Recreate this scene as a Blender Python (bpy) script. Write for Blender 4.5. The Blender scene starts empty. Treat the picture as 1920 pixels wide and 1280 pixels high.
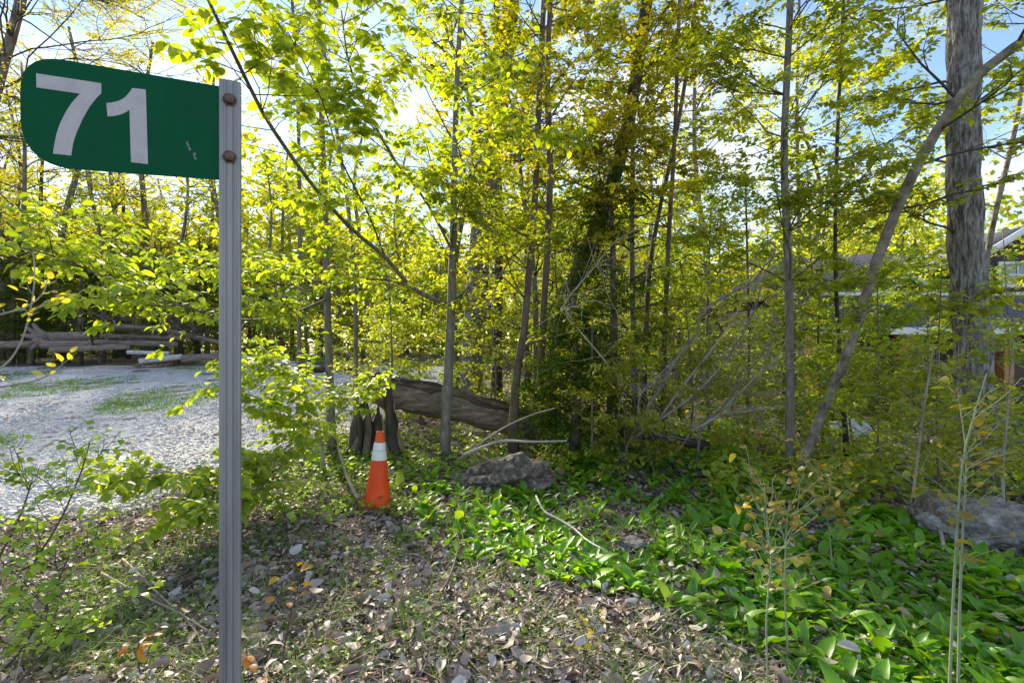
import bpy, bmesh, math, random
import numpy as np
from mathutils import Vector, Matrix

# ------------------------------------------------------------------ camera, sky, sun, exposure
scene = bpy.context.scene
COL = scene.collection
R = math.radians
EYE = 1.6
FPX = 906.7            # focal length in photo pixels (1920 wide)

cam_d = bpy.data.cameras.new('camera')
cam_d.sensor_width = 36.0
cam_d.lens = 36.0 * FPX / 1920.0
cam_d.clip_start = 0.05
cam_d.clip_end = 3000.0
cam = bpy.data.objects.new('camera', cam_d)
cam.location = (0, 0, EYE)
cam.rotation_euler = (R(90), 0, 0)
COL.objects.link(cam)
scene.camera = cam

SUN_AZ = -27.0         # degrees from +Y, negative = left of view
SUN_EL = 26.0
world = bpy.data.worlds.new('World')
scene.world = world
world.use_nodes = True
wn = world.node_tree.nodes
wl = world.node_tree.links
wn.clear()
w_out = wn.new('ShaderNodeOutputWorld')
w_bg = wn.new('ShaderNodeBackground')
w_bg.inputs['Strength'].default_value = 0.072
w_sky = wn.new('ShaderNodeTexSky')
w_sky.sky_type = 'NISHITA'
w_sky.sun_disc = False
w_sky.sun_elevation = R(SUN_EL)
w_sky.sun_rotation = R(SUN_AZ)
w_sky.air_density = 1.0
w_sky.dust_density = 0.05
w_sky.ozone_density = 1.6
w_tc = wn.new('ShaderNodeTexCoord')
w_map = wn.new('ShaderNodeMapping')
w_map.inputs['Scale'].default_value = (1.0, 1.0, 2.2)
w_map.inputs['Location'].default_value = (3.1, 1.7, 0.4)
w_noise = wn.new('ShaderNodeTexNoise')
w_noise.inputs['Scale'].default_value = 1.9
w_noise.inputs['Detail'].default_value = 7.0
w_noise.inputs['Roughness'].default_value = 0.58
w_ramp = wn.new('ShaderNodeValToRGB')
w_ramp.color_ramp.elements[0].position = 0.46
w_ramp.color_ramp.elements[1].position = 0.72
w_mix = wn.new('ShaderNodeMixRGB')
w_mix.inputs['Color2'].default_value = (5.2, 5.2, 5.6, 1)
wl.new(w_tc.outputs['Generated'], w_map.inputs['Vector'])
wl.new(w_map.outputs['Vector'], w_noise.inputs['Vector'])
wl.new(w_noise.outputs['Fac'], w_ramp.inputs['Fac'])
wl.new(w_ramp.outputs['Color'], w_mix.inputs['Fac'])
wl.new(w_sky.outputs['Color'], w_mix.inputs['Color1'])
wl.new(w_mix.outputs['Color'], w_bg.inputs['Color'])
wl.new(w_bg.outputs['Background'], w_out.inputs['Surface'])

sun_d = bpy.data.lights.new('sun', 'SUN')
sun_d.energy = 4.0
sun_d.angle = R(5.0)
sun_d.color = (1.0, 0.90, 0.72)
sun = bpy.data.objects.new('sun', sun_d)
_az, _el = R(SUN_AZ), R(SUN_EL)
SUN_DIR = Vector((math.sin(_az) * math.cos(_el), math.cos(_az) * math.cos(_el), math.sin(_el)))
sun.rotation_euler = (-SUN_DIR).to_track_quat('-Z', 'Y').to_euler()
sun.location = (-10, 20, 30)
COL.objects.link(sun)

vs = scene.view_settings
vs.view_transform = 'Standard'
vs.look = 'None'
vs.gamma = 1.0
vs.use_curve_mapping = False
vs.exposure = 2.0

cy = scene.cycles
cy.max_bounces = 8
cy.diffuse_bounces = 5
cy.glossy_bounces = 2
cy.transmission_bounces = 6
cy.transparent_max_bounces = 4
cy.sample_clamp_indirect = 6.0
cy.caustics_reflective = False
cy.caustics_refractive = False
scene.render.filter_size = 1.25

rng = np.random.default_rng(71)
random.seed(71)

# ------------------------------------------------------------------ ground shape and pixel helpers
def sstep(a, b, x):
    t = np.clip((np.asarray(x, float) - a) / (b - a), 0, 1)
    return t * t * (3 - 2 * t)

def zg(x, y):
    x = np.asarray(x, float); y = np.asarray(y, float)
    left = 0.48 * sstep(5, 22, y) * sstep(2, -4, x)
    right = -0.95 * sstep(1.5, 9, x) * sstep(4.0, 13, y)
    far = 1 - sstep(60, 120, np.hypot(x, y))
    bump = 0.025 * np.sin(1.7 * x + 0.6 * y) + 0.02 * np.sin(2.3 * y - 1.1 * x + 1.0) + 0.012 * np.sin(4.9 * x + 3.7 * y)
    return (left + right + bump * sstep(0.5, 3, np.hypot(x, y))) * far

def at(px, py, d):
    return np.array([(px - 960) / FPX * d, d, EYE - (py - 640) / FPX * d])

def ground_at(px, py):
    """points of the ground seen at photo pixels (arrays)"""
    px = np.asarray(px, float); py = np.asarray(py, float)
    d = FPX * EYE / np.maximum(py - 640, 5.0)
    for _ in range(12):
        x = (px - 960) / FPX * d
        d = 0.5 * d + 0.5 * FPX * (EYE - zg(x, d)) / np.maximum(py - 640, 5.0)
    x = (px - 960) / FPX * d
    return np.stack([x, d, zg(x, d)], -1)

def gpt(px, d):
    x = (px - 960) / FPX * d; return np.array([x, d, float(zg(x, d))])

GRAVEL_EDGE = ([0.0, 3.6, 4.1, 4.6, 6.0, 8.0, 11.0, 16.0, 20.0, 24.0], [-9.0, -6.2, -4.6, -3.75, -3.55, -3.0, -1.7, -1.3, -1.6, -4.0])
def gravel_edge(y):
    y = np.asarray(y, float)
    return np.interp(y, *GRAVEL_EDGE) + 0.16 * np.sin(3.1 * y) + 0.10 * np.sin(7.3 * y + 1)
def in_gravel(x, y):
    return (x < gravel_edge(y)) & (y < 21.5 + 0.6 * np.sin(x * 0.9)) & (y > 3.3)

# ------------------------------------------------------------------ materials
MAT = {}
def new_mat(name):
    m = bpy.data.materials.new(name)
    m.use_nodes = True
    m.node_tree.nodes.clear()
    MAT[name] = m
    return m, m.node_tree.nodes, m.node_tree.links

def ramp_node(n, cols):
    r = n.new('ShaderNodeValToRGB')
    e = r.color_ramp.elements
    while len(e) < len(cols):
        e.new(0.5)
    for i, c in enumerate(cols):
        e[i].position = i / (len(cols) - 1)
        e[i].color = (*c, 1)
    return r

def leaf_material(name, cols, tint=(1.9, 1.75, 0.75), trans=0.5, gloss=0.05, rough=0.45):
    m, n, l = new_mat(name)
    out = n.new('ShaderNodeOutputMaterial')
    geo = n.new('ShaderNodeNewGeometry'); oi = n.new('ShaderNodeObjectInfo')
    add = n.new('ShaderNodeMath'); add.operation = 'ADD'
    fr = n.new('ShaderNodeMath'); fr.operation = 'FRACT'
    l.new(geo.outputs['Random Per Island'], add.inputs[0]); l.new(oi.outputs['Random'], add.inputs[1])
    l.new(add.outputs[0], fr.inputs[0])
    rp = ramp_node(n, cols); l.new(fr.outputs[0], rp.inputs['Fac'])
    dif = n.new('ShaderNodeBsdfDiffuse'); l.new(rp.outputs['Color'], dif.inputs['Color'])
    tr = n.new('ShaderNodeBsdfTranslucent')
    mul = n.new('ShaderNodeMixRGB'); mul.blend_type = 'MULTIPLY'; mul.inputs['Fac'].default_value = 1
    mul.inputs['Color2'].default_value = (*tint, 1)
    l.new(rp.outputs['Color'], mul.inputs['Color1']); l.new(mul.outputs['Color'], tr.inputs['Color'])
    mx = n.new('ShaderNodeMixShader'); mx.inputs['Fac'].default_value = trans
    l.new(dif.outputs[0], mx.inputs[1]); l.new(tr.outputs[0], mx.inputs[2])
    last = mx
    if gloss > 0:
        gl = n.new('ShaderNodeBsdfGlossy'); gl.inputs['Roughness'].default_value = rough
        gl.inputs['Color'].default_value = (1, 1, 1, 1)
        m2 = n.new('ShaderNodeMixShader'); m2.inputs['Fac'].default_value = gloss
        l.new(mx.outputs[0], m2.inputs[1]); l.new(gl.outputs[0], m2.inputs[2]); last = m2
    l.new(last.outputs[0], out.inputs['Surface'])
    return m

def noisy_material(name, cols, scale=8.0, stretch=(1, 1, 1), rough=0.85, bump=0.4, bump_scale=None, island=0.0, metallic=0.0,
                   detail=6.0, spec=0.3, voronoi=False, bump_dist=0.02):
    """a ramp of colours driven by object-space noise, with bump"""
    m, n, l = new_mat(name)
    out = n.new('ShaderNodeOutputMaterial'); b = n.new('ShaderNodeBsdfPrincipled')
    b.inputs['Roughness'].default_value = rough; b.inputs['Metallic'].default_value = metallic
    b.inputs['Specular IOR Level'].default_value = spec
    tc = n.new('ShaderNodeTexCoord'); mp = n.new('ShaderNodeMapping'); mp.inputs['Scale'].default_value = stretch
    l.new(tc.outputs['Object'], mp.inputs['Vector'])
    nz = n.new('ShaderNodeTexNoise'); nz.inputs['Scale'].default_value = scale; nz.inputs['Detail'].default_value = detail
    nz.inputs['Roughness'].default_value = 0.65
    l.new(mp.outputs['Vector'], nz.inputs['Vector'])
    st = n.new('ShaderNodeMapRange'); st.inputs['From Min'].default_value = 0.28; st.inputs['From Max'].default_value = 0.72
    l.new(nz.outputs['Fac'], st.inputs['Value'])
    fac = st.outputs['Result']
    if island > 0:
        geo = n.new('ShaderNodeNewGeometry'); oi = n.new('ShaderNodeObjectInfo')
        a = n.new('ShaderNodeMath'); a.operation = 'ADD'; f = n.new('ShaderNodeMath'); f.operation = 'FRACT'
        l.new(geo.outputs['Random Per Island'], a.inputs[0]); l.new(oi.outputs['Random'], a.inputs[1]); l.new(a.outputs[0], f.inputs[0])
        mxv = n.new('ShaderNodeMix'); mxv.inputs['Factor'].default_value = island
        l.new(fac, mxv.inputs['A']); l.new(f.outputs[0], mxv.inputs['B']); fac = mxv.outputs['Result']
    rp = ramp_node(n, cols); l.new(fac, rp.inputs['Fac']); l.new(rp.outputs['Color'], b.inputs['Base Color'])
    if bump > 0:
        if voronoi:
            n2 = n.new('ShaderNodeTexVoronoi'); n2.inputs['Scale'].default_value = bump_scale or scale * 3
            h = n2.outputs['Distance']
        else:
            n2 = n.new('ShaderNodeTexNoise'); n2.inputs['Scale'].default_value = bump_scale or scale * 3; n2.inputs['Detail'].default_value = 5
            h = n2.outputs['Fac']
        l.new(mp.outputs['Vector'], n2.inputs['Vector'])
        bp = n.new('ShaderNodeBump'); bp.inputs['Strength'].default_value = bump; bp.inputs['Distance'].default_value = bump_dist
        l.new(h, bp.inputs['Height']); l.new(bp.outputs['Normal'], b.inputs['Normal'])
    l.new(b.outputs[0], out.inputs['Surface'])
    return m

leaf_material('leaf_spring', [(0.16, 0.22, 0.012), (0.23, 0.29, 0.016), (0.31, 0.34, 0.020), (0.19, 0.26, 0.014)], tint=(2.4, 2.1, 0.6), trans=0.6)
leaf_material('leaf_beech', [(0.15, 0.23, 0.012), (0.21, 0.29, 0.016), (0.29, 0.34, 0.02)], tint=(2.4, 2.1, 0.6), trans=0.6)
leaf_material('leaf_lime', [(0.19, 0.29, 0.014), (0.26, 0.36, 0.018), (0.33, 0.41, 0.025)], tint=(2.0, 1.8, 0.7), trans=0.5)
leaf_material('leaf_gold', [(0.33, 0.26, 0.012), (0.24, 0.27, 0.014), (0.36, 0.32, 0.015), (0.31, 0.24, 0.012), (0.20, 0.28, 0.014)], tint=(2.15, 2.05, 0.6), trans=0.6)
leaf_material('leaf_bronze', [(0.28, 0.17, 0.02), (0.24, 0.23, 0.02), (0.33, 0.20, 0.025), (0.20, 0.25, 0.02), (0.27, 0.26, 0.02)], tint=(2.0, 1.7, 0.8), trans=0.45)
leaf_material('leaf_olive', [(0.22, 0.26, 0.016), (0.28, 0.32, 0.018), (0.30, 0.27, 0.018), (0.20, 0.28, 0.016)], tint=(2.2, 2.1, 0.7), trans=0.55)
leaf_material('leaf_orange', [(0.60, 0.28, 0.01), (0.55, 0.20, 0.01), (0.62, 0.40, 0.02)], tint=(1.3, 1.2, 0.8), trans=0.45)
leaf_material('leaf_yellow_bud', [(0.65, 0.52, 0.02), (0.55, 0.50, 0.03), (0.62, 0.45, 0.02)], tint=(1.3, 1.3, 0.8), trans=0.5)
leaf_material('leaf_lily', [(0.10, 0.28, 0.008), (0.14, 0.35, 0.010), (0.21, 0.42, 0.014), (0.12, 0.31, 0.009), (0.26, 0.40, 0.02)], tint=(1.9, 1.6, 0.7), trans=0.45, gloss=0.04, rough=0.42)
leaf_material('leaf_small', [(0.17, 0.32, 0.015), (0.24, 0.39, 0.02), (0.33, 0.44, 0.02), (0.19, 0.34, 0.015)], tint=(2.0, 1.8, 0.7), trans=0.5)
leaf_material('needle_cedar', [(0.045, 0.085, 0.012), (0.065, 0.11, 0.015), (0.10, 0.14, 0.018)], tint=(1.8, 1.8, 0.6), trans=0.3, gloss=0.0)
leaf_material('grass_blade', [(0.09, 0.21, 0.012), (0.14, 0.28, 0.016), (0.20, 0.31, 0.025)], tint=(1.8, 1.6, 0.7), trans=0.4)
leaf_material('dead_stalk', [(0.40, 0.33, 0.24), (0.54, 0.47, 0.37), (0.30, 0.23, 0.16)], tint=(1.1, 1.0, 0.9), trans=0.2, gloss=0.0)
leaf_material('dry_leaf', [(0.37, 0.31, 0.285), (0.21, 0.135, 0.10), (0.50, 0.44, 0.42), (0.27, 0.19, 0.145), (0.60, 0.56, 0.54), (0.13, 0.085, 0.06), (0.43, 0.355, 0.30), (0.18, 0.115, 0.08), (0.33, 0.25, 0.20)], tint=(1.0, 0.95, 0.9), trans=0.12, gloss=0.04, rough=0.5)
noisy_material('bark_grey', [(0.06, 0.05, 0.042), (0.15, 0.13, 0.11), (0.21, 0.185, 0.16), (0.34, 0.31, 0.275)], scale=19, stretch=(1, 1, 0.3), bump=0.6, bump_scale=26)
noisy_material('bark_furrowed', [(0.035, 0.030, 0.027), (0.14, 0.125, 0.112), (0.33, 0.31, 0.285), (0.46, 0.44, 0.41)], scale=30, stretch=(1, 1, 0.26), bump=1.0, bump_scale=40, bump_dist=0.05, detail=8)
noisy_material('bark_pale', [(0.05, 0.038, 0.030), (0.16, 0.13, 0.10), (0.27, 0.23, 0.185), (0.42, 0.38, 0.32)], scale=9, stretch=(1, 1, 0.9), bump=0.5, bump_scale=24)
noisy_material('bark_dark', [(0.025, 0.02, 0.017), (0.06, 0.05, 0.042), (0.12, 0.10, 0.085)], scale=8, stretch=(1, 1, 0.3), bump=0.6, bump_scale=26)
noisy_material('bark_brown', [(0.06, 0.042, 0.031), (0.13, 0.095, 0.07), (0.22, 0.17, 0.13)], scale=9, stretch=(1, 1, 0.35), bump=0.6, bump_scale=26)
noisy_material('twig', [(0.06, 0.045, 0.035), (0.12, 0.095, 0.075)], scale=10, bump=0)
noisy_material('twig_grey', [(0.24, 0.21, 0.18), (0.42, 0.38, 0.33)], scale=10, bump=0)
noisy_material('stem_green', [(0.20, 0.24, 0.14), (0.30, 0.33, 0.22)], scale=14, bump=0)
noisy_material('birch_bark', [(0.10, 0.09, 0.085), (0.48, 0.46, 0.45), (0.62, 0.60, 0.58)], scale=9, stretch=(0.5, 2, 2), bump=0.3)
noisy_material('wood_weathered', [(0.04, 0.029, 0.021), (0.15, 0.112, 0.085), (0.24, 0.19, 0.15), (0.36, 0.30, 0.245)], scale=7, stretch=(0.35, 3, 3), bump=0.6, bump_scale=22)
noisy_material('wood_split', [(0.16, 0.10, 0.055), (0.30, 0.21, 0.13), (0.42, 0.33, 0.24)], scale=6, stretch=(4, 4, 0.5), bump=0.6, bump_scale=24)
noisy_material('wood_log', [(0.10, 0.075, 0.06), (0.20, 0.16, 0.135), (0.30, 0.25, 0.22)], scale=4, stretch=(0.5, 3, 3), bump=0.6, bump_scale=20)
noisy_material('wood_cut', [(0.26, 0.20, 0.15), (0.40, 0.32, 0.25)], scale=12, bump=0.3)
noisy_material('soil', [(0.06, 0.044, 0.033), (0.15, 0.115, 0.09), (0.30, 0.25, 0.21)], scale=9, bump=1.0, bump_scale=38, voronoi=True, bump_dist=0.03)
noisy_material('gravel_base', [(0.36, 0.345, 0.34), (0.52, 0.505, 0.51), (0.64, 0.625, 0.63)], scale=3, bump=1.0, bump_scale=26, voronoi=True, bump_dist=0.03, detail=10)
noisy_material('gravel_stone', [(0.44, 0.425, 0.43), (0.56, 0.55, 0.56), (0.70, 0.685, 0.69), (0.50, 0.465, 0.45)], scale=20, island=0.8, bump=0.0)
noisy_material('rock_grey', [(0.05, 0.047, 0.043), (0.20, 0.185, 0.175), (0.46, 0.44, 0.42)], scale=9, bump=1.0, bump_scale=24, bump_dist=0.03)
noisy_material('rock_brown', [(0.04, 0.03, 0.023), (0.15, 0.12, 0.10), (0.40, 0.355, 0.32)], scale=14, bump=1.0, bump_scale=26, bump_dist=0.04)
noisy_material('rock_white', [(0.42, 0.40, 0.38), (0.56, 0.545, 0.54), (0.64, 0.63, 0.63)], scale=9, bump=0.5, bump_scale=30)
noisy_material('sign_numeral', [(0.40, 0.365, 0.37), (0.47, 0.43, 0.435), (0.52, 0.475, 0.48)], scale=45, rough=0.5, bump=0.0)
noisy_material('galvanised', [(0.18, 0.177, 0.177), (0.27, 0.265, 0.265), (0.35, 0.345, 0.345)], scale=22, stretch=(1, 1, 0.06), rough=0.55, metallic=0.35, bump=0.05, spec=0.4)
noisy_material('bolt_rust', [(0.05, 0.03, 0.022), (0.13, 0.085, 0.06), (0.22, 0.18, 0.15)], scale=90, rough=0.5, metallic=0.5, bump=0.2)
noisy_material('sign_scar', [(0.02, 0.03, 0.028), (0.30, 0.36, 0.35)], scale=160, rough=0.6, bump=0)
noisy_material('cone_orange', [(0.60, 0.045, 0.006), (0.80, 0.075, 0.008), (0.86, 0.10, 0.012)], scale=5, stretch=(1, 1, 0.6), rough=0.5, bump=0.05)
noisy_material('cone_worn', [(0.40, 0.08, 0.025), (0.74, 0.10, 0.015), (0.55, 0.10, 0.03)], scale=12, rough=0.6, bump=0.1)
noisy_material('cone_base', [(0.10, 0.045, 0.03), (0.24, 0.08, 0.045), (0.36, 0.11, 0.05)], scale=9, rough=0.8, bump=0.2)
noisy_material('cone_white', [(0.48, 0.47, 0.42), (0.72, 0.71, 0.67), (0.78, 0.77, 0.74)], scale=11, rough=0.5, bump=0.03)
noisy_material('cone_strip', [(0.52, 0.53, 0.51), (0.64, 0.65, 0.63)], scale=30, rough=0.4, bump=0)
noisy_material('siding', [(0.055, 0.048, 0.042), (0.085, 0.075, 0.066)], scale=6, bump=0.1)
noisy_material('shingle', [(0.065, 0.062, 0.07), (0.11, 0.105, 0.118), (0.16, 0.155, 0.17)], scale=14, stretch=(1, 1, 3), rough=0.9, bump=0.4, bump_scale=60)
noisy_material('trim_white', [(0.66, 0.67, 0.69), (0.76, 0.77, 0.78)], scale=5, rough=0.6, bump=0)
noisy_material('post_cedar', [(0.30, 0.13, 0.035), (0.44, 0.20, 0.055), (0.52, 0.26, 0.08)], scale=5, stretch=(4, 4, 0.4), rough=0.6, bump=0.1)
noisy_material('deck_wood', [(0.16, 0.11, 0.07), (0.26, 0.19, 0.13)], scale=5, stretch=(0.5, 4, 4), bump=0.2)
noisy_material('rail_black', [(0.012, 0.012, 0.013), (0.025, 0.025, 0.027)], scale=5, rough=0.5, bump=0)
noisy_material('dandelion', [(0.75, 0.52, 0.0), (0.85, 0.62, 0.01)], scale=50, bump=0)

def glass_material():
    m, n, l = new_mat('window_glass')
    out = n.new('ShaderNodeOutputMaterial'); b = n.new('ShaderNodeBsdfPrincipled')
    b.inputs['Base Color'].default_value = (0.03, 0.04, 0.045, 1); b.inputs['Roughness'].default_value = 0.04
    b.inputs['Specular IOR Level'].default_value = 0.9
    l.new(b.outputs[0], out.inputs['Surface'])
glass_material()

def sign_material():
    m, n, l = new_mat('sign_green')
    out = n.new('ShaderNodeOutputMaterial'); b = n.new('ShaderNodeBsdfPrincipled')
    b.inputs['Roughness'].default_value = 0.6; b.inputs['Specular IOR Level'].default_value = 0.12
    tc = n.new('ShaderNodeTexCoord')
    v = n.new('ShaderNodeTexVoronoi'); v.inputs['Scale'].default_value = 420; v.feature = 'DISTANCE_TO_EDGE'; v.inputs['Randomness'].default_value = 0.8
    nz = n.new('ShaderNodeTexNoise'); nz.inputs['Scale'].default_value = 14; nz.inputs['Detail'].default_value = 5
    l.new(tc.outputs['Object'], v.inputs['Vector']); l.new(tc.outputs['Object'], nz.inputs['Vector'])
    mr = n.new('ShaderNodeMapRange'); mr.inputs['From Max'].default_value = 0.25; l.new(v.outputs['Distance'], mr.inputs['Value'])
    r1 = ramp_node(n, [(0.0, 0.074, 0.028), (0.0, 0.088, 0.034)]); l.new(mr.outputs['Result'], r1.inputs['Fac'])
    r2 = ramp_node(n, [(0.78, 0.78, 0.78), (1.15, 1.15, 1.15)]); l.new(nz.outputs['Fac'], r2.inputs['Fac'])
    mx = n.new('ShaderNodeMixRGB'); mx.blend_type = 'MULTIPLY'; mx.inputs['Fac'].default_value = 1
    l.new(r1.outputs['Color'], mx.inputs['Color1']); l.new(r2.outputs['Color'], mx.inputs['Color2'])
    l.new(mx.outputs['Color'], b.inputs['Base Color']); l.new(b.outputs[0], out.inputs['Surface'])
sign_material()

# ------------------------------------------------------------------ mesh helpers
def mk_mesh(name, V, faces, mat=None, smooth=False):
    """V: (n,3); faces: list of (k,3) or (k,4) integer arrays"""
    me = bpy.data.meshes.new(name)
    V = np.asarray(V, np.float32)
    faces = [np.asarray(f, np.int32) for f in faces if len(f)]
    loops = np.concatenate([f.ravel() for f in faces])
    tot = np.concatenate([np.full(len(f), f.shape[1], np.int32) for f in faces])
    start = np.concatenate([[0], np.cumsum(tot)[:-1]]).astype(np.int32)
    me.vertices.add(len(V)); me.vertices.foreach_set('co', V.ravel())
    me.loops.add(len(loops)); me.loops.foreach_set('vertex_index', loops)
    me.polygons.add(len(tot)); me.polygons.foreach_set('loop_start', start); me.polygons.foreach_set('loop_total', tot)
    if smooth:
        me.polygons.foreach_set('use_smooth', np.ones(len(tot), bool))
    me.update(calc_edges=True)
    if mat:
        me.materials.append(MAT[mat])
    return me

def link(name, me, parent=None):
    o = bpy.data.objects.new(name, me); COL.objects.link(o)
    if parent: o.parent = parent
    return o

def tag(o, label, cat, group=None):
    o['label'] = label; o['category'] = cat
    if group: o['group'] = group
    return o

def thing(name, label, cat, loc=(0, 0, 0), group=None):
    o = bpy.data.objects.new(name, None); COL.objects.link(o)
    o.empty_display_size = 0.1
    o.location = [float(v) for v in loc]
    return tag(o, label, cat, group)

def copy_tree(o, parent=None):
    c = o.copy(); COL.objects.link(c); c.parent = parent
    for ch in o.children:
        copy_tree(ch, c)
    return c

def spline(pts, n):
    """Catmull-Rom through the points, n samples"""
    P = np.asarray(pts, float)
    if len(P) == 2:
        t = np.linspace(0, 1, n)[:, None]; return P[0] * (1 - t) + P[1] * t
    Q = np.vstack([2 * P[0] - P[1], P, 2 * P[-1] - P[-2]])
    u = np.linspace(0, len(P) - 1 - 1e-9, n); i = u.astype(int); t = (u - i)[:, None]
    a, b, c, d = Q[i], Q[i + 1], Q[i + 2], Q[i + 3]
    return 0.5 * (2 * b + (c - a) * t + (2 * a - 5 * b + 4 * c - d) * t ** 2 + (3 * b - a - 3 * c + d) * t ** 3)

def tube(pts, rad, sides=6, cap=False, rough=None):
    """verts and quads of a tube; rough(angle, s) gives a radius factor"""
    P = np.asarray(pts, float); n = len(P)
    T = np.gradient(P, axis=0); T /= np.linalg.norm(T, axis=1)[:, None] + 1e-9
    ref = np.array([1.0, 0.05, 0.02]) if abs(T[:, 0]).mean() < 0.7 else np.array([0.03, 0.05, 1.0])
    B = np.cross(T, ref); B /= np.linalg.norm(B, axis=1)[:, None] + 1e-9
    N = np.cross(B, T)
    a = np.linspace(0, 2 * np.pi, sides, endpoint=False)
    rr = np.broadcast_to(np.asarray(rad, float), (n,))[:, None] * np.ones((1, sides))
    if rough is not None:
        s = np.concatenate([[0], np.cumsum(np.linalg.norm(np.diff(P, axis=0), axis=1))])
        rr = rr * rough(a[None, :], s[:, None])
    V = P[:, None, :] + rr[..., None] * (np.cos(a)[None, :, None] * N[:, None, :] + np.sin(a)[None, :, None] * B[:, None, :])
    i = np.arange(n - 1)[:, None] * sides; j = np.arange(sides)[None, :]; k = (j + 1) % sides
    F = np.stack([i + j, i + k, i + sides + k, i + sides + j], -1).reshape(-1, 4)
    V = V.reshape(-1, 3)
    T3 = np.zeros((0, 3), int)
    if cap:
        m = len(V); V = np.vstack([V, P[0], P[-1]])
        jj = np.arange(sides); kk = (jj + 1) % sides; e = (n - 1) * sides
        T3 = np.vstack([np.stack([jj, kk * 0 + m, kk], -1)[:, [0, 1, 2]], np.stack([e + jj, e + kk, kk * 0 + m + 1], -1)])
    return V, F, T3

def tubes_mesh(name, polys, mat, base=(0, 0, 0), smooth=True):
    Vs, Fs, Ts, off = [], [], [], 0
    for p in polys:
        V, F, T = tube(*p[:2], sides=p[2], cap=(p[3] if len(p) > 3 else False), rough=(p[4] if len(p) > 4 else None))
        Vs.append(V); Fs.append(F + off); Ts.append(T + off); off += len(V)
    return mk_mesh(name, np.vstack(Vs) - np.asarray(base), [np.vstack(Fs), np.vstack(Ts)], mat, smooth)

# leaf outlines: x across, y along, z up; unit length
def leaf_template(kind, curl=0.08, width=0.30, fold=0.06):
    if kind == 'far':
        V = [(0, 0, 0), (-width, 0.45, fold), (0, 1, -curl), (width, 0.45, fold)]
        return np.array(V), np.array([(0, 2, 1), (0, 3, 2)])
    if kind == 'mid':
        V = [(0, 0, 0), (-width, 0.34, fold), (-width * 0.72, 0.7, fold - curl * 0.4), (0, 1, -curl * 1.2), (width * 0.72, 0.7, fold - curl * 0.4), (width, 0.34, fold), (0, 0.5, 0.01)]
        return np.array(V), np.array([(0, 6, 1), (1, 6, 2), (2, 6, 3), (3, 6, 4), (4, 6, 5), (5, 6, 0)])
    V = [(0, 0, 0), (0, .33, .02), (0, .68, .0 - curl * .4), (0, 1, -curl * 1.5),
         (-width * .75, .18, fold), (-width, .46, fold), (-width * .62, .78, fold - curl),
         (width * .75, .18, fold), (width, .46, fold), (width * .62, .78, fold - curl)]
    F = [(0, 1, 4), (1, 5, 4), (1, 2, 5), (2, 6, 5), (2, 3, 6), (0, 7, 1), (1, 7, 8), (1, 8, 2), (2, 8, 9), (2, 9, 3)]
    return np.array(V), np.array(F)

def frames(D, N):
    D = D / (np.linalg.norm(D, axis=1)[:, None] + 1e-9)
    X = np.cross(D, N); X /= np.linalg.norm(X, axis=1)[:, None] + 1e-9
    return X, D, np.cross(X, D)

def scatter_mesh(name, tmpl, P, D, N, S, mat, smooth=False):
    tv, tf = tmpl
    P, D, N = np.asarray(P, float), np.asarray(D, float), np.asarray(N, float)
    S = np.broadcast_to(np.asarray(S, float), (len(P),))
    X, D, Z = frames(D, N)
    V = P[:, None, :] + S[:, None, None] * (tv[None, :, 0:1] * X[:, None, :] + tv[None, :, 1:2] * D[:, None, :] + tv[None, :, 2:3] * Z[:, None, :])
    k = len(tv)
    F = (tf[None] + (np.arange(len(P)) * k)[:, None, None]).reshape(-1, tf.shape[1])
    return mk_mesh(name, V.reshape(-1, 3), [F], mat, smooth)

LEAF_MESH = {}
def leaf_mesh(mat, i, width=0.30):
    key = (mat, i, width)
    if key not in LEAF_MESH:
        V, F = leaf_template('near', curl=[0.05, 0.12, 0.18, 0.02][i], width=width * [1, .94, 1.06, 1][i], fold=[0.05, 0.09, 0.03, 0.12][i])
        LEAF_MESH[key] = mk_mesh('leaf', V, [F], mat)
    return LEAF_MESH[key]

def leaf_objects(parent, base, P, D, N, S, mat, width=0.30, name='leaf'):
    X, Dn, Z = frames(np.asarray(D, float), np.asarray(N, float))
    for i in range(len(P)):
        o = bpy.data.objects.new(name, leaf_mesh(mat, i % 4, width)); COL.objects.link(o); o.parent = parent
        s = float(S[i])
        m = Matrix.Identity(4)
        for r in range(3):
            m[r][0] = X[i][r] * s; m[r][1] = Dn[i][r] * s; m[r][2] = Z[i][r] * s; m[r][3] = P[i][r] - base[r]
        o.matrix_basis = m

# ------------------------------------------------------------------ growing branches and leaves
def unit(v):
    v = np.asarray(v, float); return v / (np.linalg.norm(v) + 1e-9)

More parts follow.
